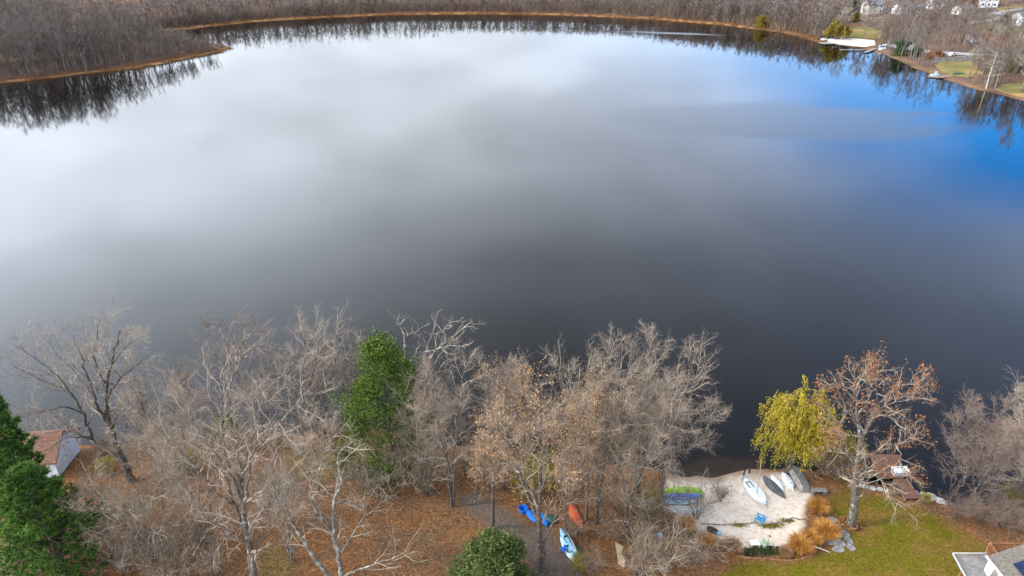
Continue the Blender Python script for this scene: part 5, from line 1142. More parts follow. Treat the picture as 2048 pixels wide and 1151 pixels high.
def near_boats():
    # sailing dinghy, bow towards the lawn
    loc, yaw, L = place_px((1487, 962), (1530, 1012)); Wd, H = 1.45, 0.42
    root = thing('sailing_dinghy', 'white sailing dinghy with its mast up on the sand', 'sailboat', loc, (0.05, 0, yaw))
    mb = MB(); a, b = hull_shell(mb, L, Wd, H, full=2.6, sheer=0.12, rock=0.5, transom=None, vee=0.6); mb.build('hull', MAT['white'], root, True)
    keep = slice(0, len(a)); d = MB(); deck(d, a, b, 0.05); d.build('deck', MAT['white'], root, True)
    r = MB(); rim(r, a, b, 0.03); r.build('gunwale', MAT['white_old'], root, True)
    c = MB(); c.box((-0.22 * L, 0, H + 0.055), (0.9, 0.62, 0.03)); c.build('cockpit', MAT['bilge'], root)
    for y_ in (-0.36, 0.36): c = MB(); c.box((-0.22 * L, y_, H + 0.075), (1.0, 0.07, 0.07)); c.build('cockpit_coaming', MAT['white'], root)
    for x_ in (-0.22 * L - 0.5, -0.22 * L + 0.5): c = MB(); c.box((x_, 0, H + 0.075), (0.07, 0.72, 0.07)); c.build('cockpit_coaming', MAT['white'], root)
    c = MB(); c.box((0.40 * L, 0, H + 0.05), (0.35, 0.3, 0.02)); c.build('bow_patch', MAT['green_pale'], root)
    m = MB(); m.tubes(np.array([[0.10 * L, 0, H], [0.10 * L, 0.02, 2.6], [0.10 * L, -0.1, 5.0]]), np.array([0.045, 0.04, 0.03]), 7); ms = m.build('mast', MAT['ply'], root, True)
    m = MB(); m.tubes(np.array([[0.10 * L, 0, 1.0], [-0.3 * L, 0.12, 0.85]]), np.array([0.02, 0.018]), 6); 
    t = MB(); t.box((-L / 2 - 0.18, 0, 0.30), (0.05, 0.28, 0.75), ry=0.3); t.build('rudder', MAT['white_old'], root)
    t = MB(); t.tubes(np.array([[-L / 2 - 0.1, 0, 0.66], [-L / 2 + 0.8, 0.08, 0.72]]), np.array([0.018, 0.018]), 5); t.build('tiller', MAT['wood_grey'], root)
    canoe('dark grey upturned canoe lying beside the sailing dinghy', (1526, 955), (1571, 996), 'grey_boat', 1.0, 0.38)
    canoe('white upturned kayak between grey canoe and stacked white hull', (1542, 953), (1567, 981), 'white', 0.8, 0.32, name='upturned_kayak')
    canoe('weathered white upturned hull leaning on the old rowboat', (1562, 948), (1586, 981), 'white_old', 1.0, 0.38, tilt=0.25, lift=0.06, name='upturned_hull')
    loc, yaw, L = place_px((1578, 942), (1604, 982)); root = thing('rowboat', 'old weathered flat bottomed rowboat tipped keel up under the willow', 'rowboat', (loc[0] + 0.25, loc[1], loc[2] + 0.10), (-0.42, 0.0, yaw)); L = 3.6
    xs = np.linspace(-L / 2, L / 2, 9); wb = 0.58 - 0.16 * (np.abs(xs) / (L / 2)) ** 2; wt = 0.78 - 0.20 * (np.abs(xs) / (L / 2)) ** 2; zb = 0.52 - 0.20 * np.clip((np.abs(xs) - 0.9) / 0.9, 0, 1) ** 2
    sec = np.stack([np.stack([xs, -wt, 0 * xs], 1), np.stack([xs, -wb, zb], 1), np.stack([xs, wb, zb], 1), np.stack([xs, wt, 0 * xs], 1)], 1); m = MB(); q4 = [(i * 4 + j, i * 4 + j + 1, i * 4 + j + 5, i * 4 + j + 4) for i in range(8) for j in range(3)]; m.add(sec.reshape(-1, 3), q4 + [(0, 3, 2, 1), (32, 33, 34, 35)]); m.build('hull', MAT['alu_old'], root)
    for yy in (-0.3, 0.0, 0.3): m = MB(); m.tubes(np.stack([xs * 0.94, xs * 0 + yy, zb + 0.012], 1), np.full(9, 0.03), 4); m.build('bottom_rib', MAT['wood_grey'], root)
    r = MB(); rim(r, sec[:, 0], sec[:, 3], 0.035); r.build('gunwale', MAT['terracotta'], root)
    # boats under the grove
    canoe('orange red upturned canoe among the leaves under the grove', (1136, 1004), (1166, 1056), 'red_hull', 0.95, 0.38, rimm='ply')
    kayak('pale blue kayak lying against the wooden rail by the track', (1119, 1063), (1152, 1112), 'blue_pale', 'blue_pale', 0.8, 0.4, lift=0.12)
    kayak('white and blue kayak beside the pale blue one', (1120, 1078), (1156, 1132), 'blue_white', 'blue_white', 0.8, 0.36)
    canoe('dark green canoe behind the pale blue kayak', (1152, 1092), (1171, 1130), 'green_dark', 0.85, 0.36)
    kayak('bright blue kayak across the head of the dirt track', (1052, 1022), (1078, 1048), 'blue', 'blue', 0.8, 0.4, cockpit=False)
    canoe('dark green dinghy hull leaning behind the bright blue kayak', (1090, 1038), (1112, 1046), 'green_dark', 1.1, 0.5, name='dinghy', tilt=0.3)
    kayak('short bright blue kayak against the dark green dinghy', (1083, 1030), (1094, 1054), 'blue', 'blue', 0.75, 0.4, cockpit=False)
    t = thing('plastic_tub', 'faded blue plastic tub at the tip of the bright blue kayak', 'tub', tuple(gp(1046, 1022)), (0, 0, 0.4)); m = MB()
    th = np.linspace(0, 2 * math.pi, 17)[:-1]
    for (r0, z0, r1, z1) in ((0.36, 0, 0.45, 0.5), (0.42, 0.5, 0.34, 0.08)):
        m.add(np.vstack([np.stack([np.cos(th) * r0, np.sin(th) * r0, 0 * th + z0], 1), np.stack([np.cos(th) * r1, np.sin(th) * r1, 0 * th + z1], 1)]), [(k, (k + 1) % 16, 16 + (k + 1) % 16, 16 + k) for k in range(16)])
    m.build('bucket', MAT['blue'], t, True); m = MB(); m.add(np.stack([np.cos(th) * 0.34, np.sin(th) * 0.34, 0 * th + 0.09], 1), tris=[(0, k, k + 1) for k in range(1, 15)]); m.build('bottom', MAT['blue'], t); m = MB(); th2 = np.linspace(0, 2 * math.pi, 21); m.tubes(np.stack([np.cos(th2) * 0.44, np.sin(th2) * 0.44, 0 * th2 + 0.5], 1), np.full(21, 0.025), 5); m.build('rim', MAT['blue'], t)
    chair('folding_chair', 'royal blue folded camp chair resting on the white and blue kayak', gp(1127, 1103), 'blue', 2.2, 0.75, lift=0.12)
    # wooden rail by the kayaks
    a, b = gp(1128, 1065), gp(1166, 1140); m = MB(); root = thing('boat_rail', 'long weathered pole rail leaning along the pale blue kayak', 'rail', tuple(a)); d = b - a
    m.tubes(np.array([[0.1, 0, 0.55], d * 0.5 + [0.12, 0, 0.6], d + [0, 0, 0.35]]), np.array([0.04, 0.045, 0.05]), 6); m.build('pole', MAT['ply'], root)
    for f in (0.12, 0.85): q = MB(); q.tubes(np.array([d * f + [0.1, 0, -0.15], d * f + [0.1, 0, 0.6]]), np.array([0.05, 0.045]), 6); q.build('post', MAT['wood_grey'], root)
    # covered stack at the sand edge
    kayak('blue kayak under the lime green cover at the sand edge', (1334, 999), (1392, 1000), 'blue', 'blue', 0.8, 0.42, lift=0.25, L=4.0)
    kayak('grey blue kayak lowest in the covered pile', (1330, 1006), (1385, 1007), 'grey_boat', 'blue_pale', 0.75, 0.36, L=3.6)
    canoe('white upturned canoe in front of the covered kayaks', (1334, 1018), (1396, 1022), 'white_old', 0.95, 0.4, L=4.3)
    loc, yaw, L = place_px((1340, 989), (1390, 990)); root = thing('boat_cover', 'lime green tarpaulin draped over the pile of kayaks', 'tarpaulin', (loc[0], loc[1], loc[2] + 0.2), (0, 0, yaw)); m = MB()
    gx, gy = np.meshgrid(np.linspace(-1, 1, 24), np.linspace(-1, 1, 12)); zz = 0.72 * (1 - gx ** 4 * 0.5) * (1 - np.abs(gy) ** 2.2) + 0.05 * np.sin(gx * 9 + gy * 4) + 0.04 * np.sin(gx * 17); V = np.stack([gx * 2.0, gy * 0.80 * (1 - 0.35 * gx * gx), zz], -1).reshape(-1, 3)
    i = np.arange(23)[None] + (np.arange(11) * 24)[:, None]; m.add(V, np.stack([i, i + 1, i + 25, i + 24], -1).reshape(-1, 4)); m.build('sheet', MAT['green_lime'], root, True)
    m = MB(); m.tubes(np.array([[0.4, -0.6, 0.1], [0.4, -0.2, 0.74], [0.4, 0.3, 0.6], [0.4, 0.6, 0.1]]), np.full(4, 0.02), 4); m.build('strap', MAT['black'], root)
def chair(name, label, g, mat, yaw, s=1.0, lift=0.0):
    """slatted low garden chair"""
    root = thing(name, label, 'chair', (g[0], g[1], g[2] + lift), (0, 0, yaw), scale=s)
    for k in range(5): m = MB(); m.box((-0.22 + k * 0.105, 0, 0.36 + k * 0.022 - 0.02), (0.095, 0.56, 0.022), ry=-0.2); m.build('seat_slat', MAT[mat], root)
    for k in range(5):
        y_ = -0.24 + k * 0.12; h = 0.78 - 0.06 * abs(k - 2); m = MB(); m.box((-0.36 - h * 0.14, y_, 0.34 + h / 2 - 0.06), (0.022, 0.105, h), ry=-0.38); m.build('back_slat', MAT[mat], root)
    for y_ in (-0.33, 0.33):
        m = MB(); m.box((0.0, y_, 0.58), (0.78, 0.13, 0.024)); m.build('armrest', MAT[mat], root)
        m = MB(); m.box((0.28, y_, 0.285), (0.09, 0.024, 0.57)); m.build('leg', MAT[mat], root)
        m = MB(); m.box((-0.30, y_, 0.25), (0.10, 0.024, 0.60), ry=0.4); m.build('leg', MAT[mat], root)
    return root
near_boats()

# ------------------------------------------------------------------ docks, beach furniture, garden
def dock(name, label, corners_px, z, along, board=0.17, mat='wood_dock', posts=(), extra=None, gap=0.012, bridge=None):
    """platform of single boards; corners in px order near-left, near-right, far-right, far-left"""
    c = [at_z(u, v, z) for u, v in corners_px]; o = c[0]; root = thing(name, label, 'dock', (o[0], o[1], 0))
    def deckit(c, nm):
        e1, e2 = (c[1] - c[0], c[3] - c[0]) if along == 'x' else (c[3] - c[0], c[1] - c[0])
        n = max(2, int(np.linalg.norm(e2) / board)); rng = np.random.default_rng(n)
        far1 = c[2] - c[3] if along == 'x' else c[2] - c[1]
        proto = None
        for k in range(n):
            f = (k + 0.5) / n; st = c[0] + e2 * f - o; ev = e1 * (1 - f) + far1 * f; mid = st + ev / 2; L = np.linalg.norm(ev); yaw = math.atan2(ev[1], ev[0])
            if proto is None: m = MB(); m.box((0, 0, 0), (1, 1, 0.045)); proto = m.mesh('board', MAT[mat])
            b = link('board', proto, root); b.location = (mid[0], mid[1], z - 0.02 + rng.uniform(-0.006, 0.006)); b.rotation_euler = (0, 0, yaw); b.scale = (L + rng.uniform(-0.05, 0.05), np.linalg.norm(e2) / n - gap, 1)
        for f in (0.06, 0.94):
            a_ = c[0] + e1 * f - o; b_ = a_ + e2 * 1.0; m = MB(); mid = (a_ + b_) / 2; m.box((mid[0], mid[1], z - 0.13), (np.linalg.norm(e2), 0.09, 0.16), rz=math.atan2(e2[1], e2[0])); m.build('beam', MAT['wood_grey'], root)
        for q in c:
            p = q + (sum(c) / 4 - q) * 0.06 - o; m = MB(); m.tubes(np.array([[p[0], p[1], -1.2], [p[0], p[1], z - 0.06]]), np.array([0.07, 0.07]), 7); m.build('post', MAT['wood_grey'], root)
    deckit(c, 'platform')
    if bridge: deckit([at_z(u, v, z2) for (u, v), z2 in bridge], 'walkway')
    return root
def beach_and_garden():
    dock('dock', 'brown board dock platform with gangway reaching out from the lawn', [(1756, 955), (1808, 955), (1800, 908), (1737, 906)], 0.75, 'x',
         bridge=[((1810, 996), 0.73), ((1842, 995), 0.73), ((1812, 957), 0.73), ((1786, 957), 0.73)])
    # deck box on the right dock
    g = at_z(1799, 947, 0.76); root = thing('deck_box', 'pale storage box with sloping lid standing on the dock', 'box', (g[0], g[1], 0.762), (0, 0, 0.03)); m = MB()
    m.hexa([(-0.72, -0.34, 0), (0.72, -0.34, 0), (0.76, 0.34, 0), (-0.76, 0.34, 0)], [(-0.78, -0.40, 0.55), (0.78, -0.40, 0.55), (0.80, 0.40, 0.6), (-0.80, 0.40, 0.6)]); m.build('body', MAT['stone_pale'], root)
    m = MB(); m.hexa([(-0.84, -0.45, 0.60), (0.84, -0.45, 0.60), (0.84, 0.45, 0.65), (-0.84, 0.45, 0.65)], [(-0.68, -0.30, 0.76), (0.68, -0.30, 0.76), (0.68, 0.32, 0.80), (-0.68, 0.32, 0.80)]); m.build('lid', MAT['white_old'], root)
    for x_ in (-0.4, 0.4): m = MB(); m.box((x_, -0.425, 0.48), (0.1, 0.04, 0.14)); m.build('latch', MAT['metal'], root)
    # beach things
    chair('beach_chair', 'bright blue slatted garden chair on the sand', gp(1518, 1042), 'blue_chair', 2.5, 1.05)
    g = gp(1508, 1090); root = thing('low_table', 'low white square table at the bottom of the sand', 'table', tuple(g), (0, 0, 0.05)); m = MB(); m.box((0, 0, 0.42), (0.85, 0.6, 0.05)); m.build('table_top', MAT['white'], root)
    for x_ in (-0.36, 0.36):
        for y_ in (-0.24, 0.24): m = MB(); m.box((x_, y_, 0.195), (0.06, 0.06, 0.40)); m.build('leg', MAT['white'], root)
    chair('garden_chair', 'pale green garden chair beside the low white table', gp(1526, 1090), 'green_pale', 2.2, 0.95)
    for k, (u, v, h, lab) in enumerate([(1487, 950, 1.0, 'taller dark mooring post at the sand edge beside the dinghy'), (1498, 944, 0.8, 'shorter dark mooring post standing in the shallow water')]):
        g = gp(u, v); m = MB(); m.tubes(np.array([[0, 0, -0.6], [0.02, 0, h * 0.6], [0.05 + 0.05 * k, 0, h]]), np.array([0.09, 0.085, 0.075]), 8); m.add(np.array([[0.05 + 0.05 * k + 0.075 * math.cos(t), 0.075 * math.sin(t), h] for t in np.linspace(0, 5.5, 8)]), tris=[(0, i, i + 1) for i in range(1, 7)]); o = m.build('mooring_post', MAT['soil']); o.location = tuple(g); tag(o, lab, 'post')
    # line of driftwood and rope across the sand
    pts = [(1402, 1046), (1430, 1048), (1460, 1048), (1490, 1047), (1508, 1045), (1530, 1049), (1550, 1046), (1565, 1043), (1573, 1038), (1585, 1035), (1600, 1038), (1612, 1037)]
    W_ = np.array([gp(u, v) for u, v in pts]); o_ = W_[0].copy(); P = catmull(W_ - o_, 60, np.random.default_rng(5), 0.03); P[:, 2] = np.array([gz(p[0] + o_[0], p[1] + o_[1]) for p in P]) - o_[2] + 0.05
    m = MB(); m.tubes(P, 0.055 + 0.02 * np.sin(np.arange(60) * 2.1), 5); o = m.build('swim_rope', MAT['wood_grey'], None, True); o.location = tuple(o_); tag(o, 'long grey swim rope lying across the sand behind the blue chair', 'rope')
    rng = np.random.default_rng(7)
    for k, (u, v) in enumerate([(1478, 1049), (1537, 1052), (1552, 1050), (1574, 1041)]):
        g = gp(u, v); m = MB(); c = rng.normal(0, 1, (160, 3)) * np.array([0.42, 0.16, 0.04]) + np.array([0, 0, 0.05]); m.cards(c, 0.16, rng); o = m.build('weed_heap', MAT['leaf_yellow']); o.location = tuple(g)
        tag(o, ['small heap of washed up weed left of the blue chair', 'weed heap just right of the blue chair', 'larger weed heap along the swim rope', 'weed heap where the rope makes a loop'][k], 'weed', kind='stuff')
    # bench
    g = gp(1636, 985); root = thing('bench', 'grey plank bench at the top corner of the sand', 'bench', tuple(g), (0, 0, -0.05))
    for y_ in (-0.14, 0.14): m = MB(); m.box((0, y_, 0.44), (1.5, 0.25, 0.06)); m.build('seat_board', MAT['wood_grey'], root)
    for x_ in (-0.55, 0.55): m = MB(); m.box((x_, 0, 0.205), (0.16, 0.46, 0.41)); m.build('leg', MAT['stone'], root)
    # flagstones
    for k, (u, v, w, d, a) in enumerate([(1664, 1040, 0.9, 0.7, .2), (1672, 1052, 0.8, 0.6, .5), (1660, 1062, 0.9, 0.7, .1), (1674, 1070, 0.9, 0.7, .3), (1664, 1082, 1.0, 0.8, .0), (1680, 1086, 0.9, 0.8, .4), (1690, 1066, 0.6, 0.9, .2), (1697, 1080, 0.6, 0.9, .25), (1702, 1094, 0.6, 0.8, .3), (1676, 1098, 0.9, 0.7, .1)]):
        g = gp(u, v); r2 = np.random.default_rng(k); n = 7; th = np.sort(np.linspace(0, 6.28, n, endpoint=False) + r2.uniform(-0.25, 0.25, n)); rad = r2.uniform(0.85, 1.1, n); base = np.stack([np.cos(th) * w * rad * 0.62, np.sin(th) * d * rad * 0.62, np.full(n, -0.05)], 1); top = base * [0.95, 0.95, 1] + [0, 0, 0.15]
        m = MB(); m.add(np.vstack([base, top]), [(i, (i + 1) % n, n + (i + 1) % n, n + i) for i in range(n)], [(n, n + i, n + i + 1) for i in range(1, n - 1)]); o = m.build('flagstone', MAT['stone']); o.location = tuple(g); o.rotation_euler = (0.03 * (k % 3 - 1), 0.02, a); tag(o, 'grey flagstone in the stepped path between orange grass and oak', 'stone', 'flagstones beside the lawn oak')
    # pot
    g = gp(1706, 1057); root = thing('plant_pot', 'terracotta plant pot at the foot of the lawn oak', 'pot', tuple(g)); th = np.linspace(0, 2 * math.pi, 17)[:-1]; m = MB()
    pr = [(0.20, 0), (0.30, 0.36), (0.34, 0.36), (0.34, 0.44), (0.29, 0.44), (0.26, 0.34)]; V = np.concatenate([np.stack([np.cos(th) * r, np.sin(th) * r, 0 * th + z], 1) for r, z in pr]); m.add(V, [(j * 16 + k, j * 16 + (k + 1) % 16, (j + 1) * 16 + (k + 1) % 16, (j + 1) * 16 + k) for j in range(5) for k in range(16)]); m.build('pot', MAT['terracotta'], root); m = MB(); m.add(np.stack([np.cos(th) * 0.27, np.sin(th) * 0.27, 0 * th + 0.37], 1), tris=[(0, k, k + 1) for k in range(1, 15)]); m.build('soil', MAT['soil'], root)
    # leafy bed at the oak and dark planting bed below the sand
    def bed(name, label, pts, mat, h, seed, n):
        poly = px_poly(pts); r2 = np.random.default_rng(seed); lo, hi = poly.min(0), poly.max(0); c = r2.uniform(lo, hi, (n * 4, 2)); c = c[sdf(poly, c[:, 0], c[:, 1]) > 0][:n]; z = ground_z(c[:, 0], c[:, 1]); cen = poly.mean(0); gz0 = gz(*cen)
        C = np.stack([c[:, 0] - cen[0], c[:, 1] - cen[1], z - gz0 + r2.uniform(0.02, h, len(c))], 1); m = MB(); m.cards(C, 0.2, r2); o = m.build(name, mat); o.location = (cen[0], cen[1], gz0); tag(o, label, 'plants', kind='stuff')
    bed('ground_cover', 'dark low plants in the bed below the sand', [(1486, 1096), (1555, 1092), (1562, 1108), (1490, 1113)], MAT['needle_dark'], 0.22, 21, 420)
    bed('leaf_bed', 'brown leafy bed round the oak trunk', [(1675, 1030), (1720, 1035), (1730, 1058), (1690, 1066), (1668, 1050)], MAT['leaf_litter'], 0.16, 22, 500)
    # curved edging
    pts = [(1475, 1111), (1500, 1115), (1535, 1117), (1570, 1120), (1600, 1118), (1622, 1108), (1634, 1098), (1640, 1092)]; W_ = np.array([gp(u, v) for u, v in pts]); o_ = W_[0].copy(); P = catmull(W_ - o_, 40); P[:, 2] = np.array([gz(p[0] + o_[0], p[1] + o_[1]) for p in P]) - o_[2] + 0.05; m = MB(); m.tubes(P, np.full(40, 0.08), 6); o = m.build('garden_edging', MAT['wood_rail'], None, True); o.location = tuple(o_); tag(o, 'curved brown edging between grasses and lawn', 'edging')
    # dark bag with blue towel, tan board
    g = gp(1424, 1064); root = thing('beach_bag', 'dark slumped bag with a blue towel at the sand edge', 'bag', tuple(g), (0, 0, -0.6)); m = MB(); a, b = hull_shell(m, 1.1, 0.6, 0.45, full=3, sheer=0, rock=0.2); deck(m, a, b, 0.2); m.build('bag', MAT['black'], root, True); m = MB(); m.box((0.55, 0.05, 0.3), (0.45, 0.4, 0.12), rz=0.3); m.box((0.62, 0.0, 0.4), (0.3, 0.3, 0.1), rz=-0.2); m.build('towel', MAT['blue_pale'], root)
    pts = [(1230, 1086), (1246, 1096), (1241, 1112), (1250, 1124), (1248, 1138), (1236, 1130), (1239, 1112), (1231, 1098)]; W_ = np.array([gp(u, v) for u, v in pts]); c = W_.mean(0); n = len(pts); base = W_ - c; base[:, 2] += 0.05; top = base.copy(); top[:, 2] += 0.08; m = MB(); m.add(np.vstack([base, top]), [(i, (i + 1) % n, n + (i + 1) % n, n + i) for i in range(n)], [(n, n + i, n + i + 1) for i in range(1, n - 1)]); o = m.build('broken_board', MAT['ply']); o.location = tuple(c + [0, 0, 0.15]); tag(o, 'jagged tan sheet of board lying in the brush', 'board')
    # shore stones
    rng = np.random.default_rng(31)
    for k, (u, v, s) in enumerate([(1838, 991, .3), (1846, 988, .28), (1852, 993, .35), (1860, 990, .3), (1866, 996, .4), (1874, 998, .3), (1830, 985, .3), (1880, 1002, .35), (1842, 996, .25), (1857, 998, .25), (1730, 972, .3), (1718, 968, .28), (1745, 976, .3), (1760, 978, .28), (1704, 962, .3), (1888, 1005, .32), (1775, 982, .25)]):
        g = gp(u, v); bm = bmesh.new(); bmesh.ops.create_icosphere(bm, subdivisions=2, radius=s)
        for vv in bm.verts: vv.co *= 1 + rng.uniform(-0.18, 0.18); vv.co.z *= 0.65; vv.co.x *= 1.25
        me = bpy.data.meshes.new('shore_stone'); bm.to_mesh(me); bm.free(); me.materials.append(MAT['stone_pale']); o = link('shore_stone', me); o.location = (g[0], g[1], max(g[2], 0.02) + s * 0.15); o.rotation_euler = (0, 0, k); tag(o, 'pale rounded stone lying along the shore near the dock gangway', 'stone', 'stones along the right shore')
    g = gp(1640, 1100); P = catmull([np.array([-0.9, 0.35, 0.25]), np.array([-0.3, 0.1, 0.32]), np.array([0.3, 0.0, 0.12]), np.array([0.8, -0.25, 0.05])], 10); m = MB(); m.tubes(P, np.linspace(0.09, 0.03, 10), 6); o = m.build('driftwood', MAT['bark_birch'], None, True); o.location = tuple(g); tag(o, 'pale driftwood stick at the tip of the garden edging', 'driftwood')
    g = gp(1533, 1092); m = MB(); m.tubes(np.array([[0, 0, 0], [0.06, 0.02, 1.3]]), np.array([0.015, 0.012]), 5); m.tubes(np.array([[-0.05, 0.02, 1.32], [0.06, 0.02, 1.36], [0.2, 0.02, 1.28]]), np.array([0.04, 0.05, 0.04]), 5); o = m.build('garden_torch', MAT['black']); o.location = tuple(g); tag(o, 'thin black garden torch beside the pale green chair', 'torch')
    g = gp(1318, 1082); root = thing('barrel', 'grey blue plastic barrel half hidden in the brush', 'barrel', tuple(g)); m = MB(); th = np.linspace(0, 2 * math.pi, 15)[:-1]; pr = [(0.25, 0), (0.31, 0.1), (0.33, 0.45), (0.31, 0.8), (0.26, 0.88)]
    V = np.concatenate([np.stack([np.cos(th) * r, np.sin(th) * r, 0 * th + z], 1) for r, z in pr]); m.add(V, [(j * 14 + k, j * 14 + (k + 1) % 14, (j + 1) * 14 + (k + 1) % 14, (j + 1) * 14 + k) for j in range(4) for k in range(14)]); m.build('body', MAT['roof_grey'], root, True); m = MB(); m.add(np.stack([np.cos(th) * 0.26, np.sin(th) * 0.26, 0 * th + 0.88], 1), tris=[(0, k, k + 1) for k in range(1, 13)]); m.build('lid', MAT['blue_pale'], root)
beach_and_garden()

# ------------------------------------------------------------------ house corner with deck at the lawn
def near_house():
    z0 = 6.2
    A = lambda u, v, z: at_z(u, v, z)
    base = gp(1985, 1190); root = thing('house', 'grey roofed house corner with white trim and brown deck beside the lawn', 'house', (base[0], base[1], base[2])); o = base
    def slab(name, pts, mat, th=0.12):
        P = np.array(pts) - o; m = MB(); n = len(P); lo = P - [0, 0, th]; m.add(np.vstack([lo, P]), [(i, (i + 1) % n, n + (i + 1) % n, n + i) for i in range(n)], [(n, n + i, n + i + 1) for i in range(1, n - 1)] + [(0, i + 1, i) for i in range(1, n - 1)]); return m.build(name, MAT[mat], root)
    def beam(name, p, q, w, mat, par=None):
        p, q = np.array(p) - o, np.array(q) - o; m = MB(); d = q - p; L = np.linalg.norm(d); M = Matrix.Translation(Vector((p + q) / 2)) @ Vector(d).to_track_quat('X', 'Z').to_matrix().to_4x4(); m.box((0, 0, 0), (L, w[0], w[1]), M=M); return m.build(name, MAT[mat], par or root)
    # low porch roof
    P = [A(1905, 1106, 5.2), A(1973, 1106, 5.2), A(2040, 1210, 5.9), A(1962, 1210, 5.7)]
    rf = slab('porch_roof', P, 'roof_worn')
    up = np.array([0, 0, 0.06])
    beam('fascia', P[0] + up, P[1] + up, (0.05, 0.09), 'trim', rf); beam('fascia', P[0] + up, P[3] + up, (0.05, 0.09), 'trim', rf)
    # main roof: tan shingle courses running along the slope
    e0, e1 = A(1972, 1112, 6.6), A(2120, 1062, 6.6); r0, r1 = A(2030, 1185, 8.4), A(2180, 1130, 8.4)
    n = 26; r2 = np.random.default_rng(3)
    for k in range(n):
        f0, f1 = k / n, (k + 1) / n; a, b = e0 + (r0 - e0) * f0, e1 + (r1 - e1) * f0; c, d = e1 + (r1 - e1) * f1, e0 + (r0 - e0) * f1
        m = MB(); L0 = np.array([a, b, c, d]) - o; up_ = np.array([[0, 0, 0.045], [0, 0, 0.045], [0, 0, 0.015], [0, 0, 0.015]]); m.hexa(L0 - [0, 0, 0.03], L0 + up_); s = m.build('shingle_course', MAT['roof_tan'], root)
    beam('rake_trim', e0 + up, r0 + up, (0.10, 0.16), 'trim')
    # white gable in the valley between the roofs
    g0, g1, g2 = A(1966, 1166, 6.3), A(1990, 1131, 7.5), A(2012, 1166, 6.7)
    beam('gable_trim', g0, g1, (0.13, 0.12), 'trim'); beam('gable_trim', g1, g2, (0.10, 0.12), 'trim')
    slab('gable_roof', [g0, g1, g2], 'roof_worn', 0.1)
    # dark solar panels
    q = lambda a_, b_: e0 + (e1 - e0) * a_ + (r0 - e0) * b_
    nrm = np.array([0, 0, 0.09])
    for i in range(3):
        for j in range(2):
            a0, a1, b0, b1 = 0.20 + i * 0.25, 0.44 + i * 0.25, 0.40 + j * 0.30, 0.68 + j * 0.30
            s = slab('solar_panel', [q(a0, b0) + nrm * 1.6, q(a1, b0) + nrm * 1.6, q(a1, b1) + nrm * 1.6, q(a0, b1) + nrm * 1.6], 'panel_blue', 0.06)
    # walls under the roofs
    w0, w1, w2, w3 = q(0.02, 0.06), q(0.98, 0.06), q(0.98, 0.96), q(0.02, 0.96)
    m = MB(); bot = np.array([w0, w1, w2, w3]) - o; bb = bot.copy(); bb[:, 2] = -0.3; m.hexa(bb, bot - [0, 0, 0.12]); m.build('wall', MAT['siding_cream'], root)
    # deck and railing, brown
    zt = 6.3
    d0, d1, d2 = A(1981, 1085, zt), A(2075, 1086, zt), A(1997, 1109, zt)
    fl = np.array([0, 0, -1.0]); d3 = d2 + (d1 - d0)
    slab('deck_floor', [d0 + fl, d1 + fl, d3 + fl, d2 + fl], 'wood_rail', 0.12)
    for p, qn, nb in ((d0, d1, 26), (d0, d2, 13)):
        beam('top_rail', p, qn, (0.13, 0.06), 'wood_rail'); beam('bottom_rail', p + fl * 0.88, qn + fl * 0.88, (0.06, 0.08), 'wood_rail')
        for k in range(nb):
            c = p + (qn - p) * (k + 0.5) / nb; beam('baluster', c + fl * 0.86, c + [0, 0, -0.03], (0.035, 0.035), 'wood_rail')
    for c in (d0, d1, d2): beam('post', [c[0], c[1], o[2] - 0.3], c + [0, 0, 0.08], (0.14, 0.14), 'wood_rail')
    p = A(1932, 1128, 5.2); beam('porch_post', [p[0] - 0.6, p[1] - 0.1, o[2] - 0.3], p, (0.15, 0.15), 'wood_rail')
near_house()

# ------------------------------------------------------------------ across the lake: houses, docks, boats, fences
def far_house(name, label, u, v, w, d, h, rh, yaw, wall='siding_white', roof='roof_grey', chimney=False, nwin=4):
    w, d, h, rh = w * 0.8, d * 0.8, h * 0.85, rh * 0.8; g = gp(u, v); root = thing(name, label, 'house', tuple(g), (0, 0, yaw)); m = MB(); m.box((0, 0, h / 2 - 0.5), (w, d, h + 1)); 
    m.add([(-w / 2, -d / 2, h), (-w / 2, d / 2, h), (-w / 2, 0, h + rh), (w / 2, -d / 2, h), (w / 2, d / 2, h), (w / 2, 0, h + rh)], tris=[(0, 2, 1), (3, 4, 5)]); wl = m.build('wall', MAT[wall], root)
    m = MB(); e = 0.5
    for s in (-1, 1):
        k = rh / (d / 2); lo = np.array([(-w / 2 - e, s * (d / 2 + e), h - e * k), (w / 2 + e, s * (d / 2 + e), h - e * k), (w / 2 + e, 0, h + rh), (-w / 2 - e, 0, h + rh)]) + [0, 0, 0.03]; m.hexa(lo, lo + [0, 0, 0.22])
    rf = m.build('roof', MAT[roof], root)
    if chimney: m = MB(); m.box((w * 0.2, 0.4, h + rh + 0.3), (0.8, 0.8, 1.6)); m.build('chimney', MAT['terracotta'], rf)
    for k in range(nwin):
        x = -w / 2 + w * (k + 0.5) / nwin
        for zz in ([1.5] if h < 4.5 else [1.5, 4.2]):
            for s in (-1,):
                m = MB(); m.box((x, s * (d / 2 + 0.02), zz), (1.3, 0.1, 1.5)); f = m.build('window', MAT['white'], root); m = MB(); m.box((x, s * (d / 2 + 0.08), zz), (1.05, 0.04, 1.25)); m.build('pane', MAT['glass'], f)
    m = MB(); m.box((-w / 2 - 0.03, 0, 1.05), (0.1, 1.0, 2.1)); m.build('door', MAT['terracotta'], root)
    return root
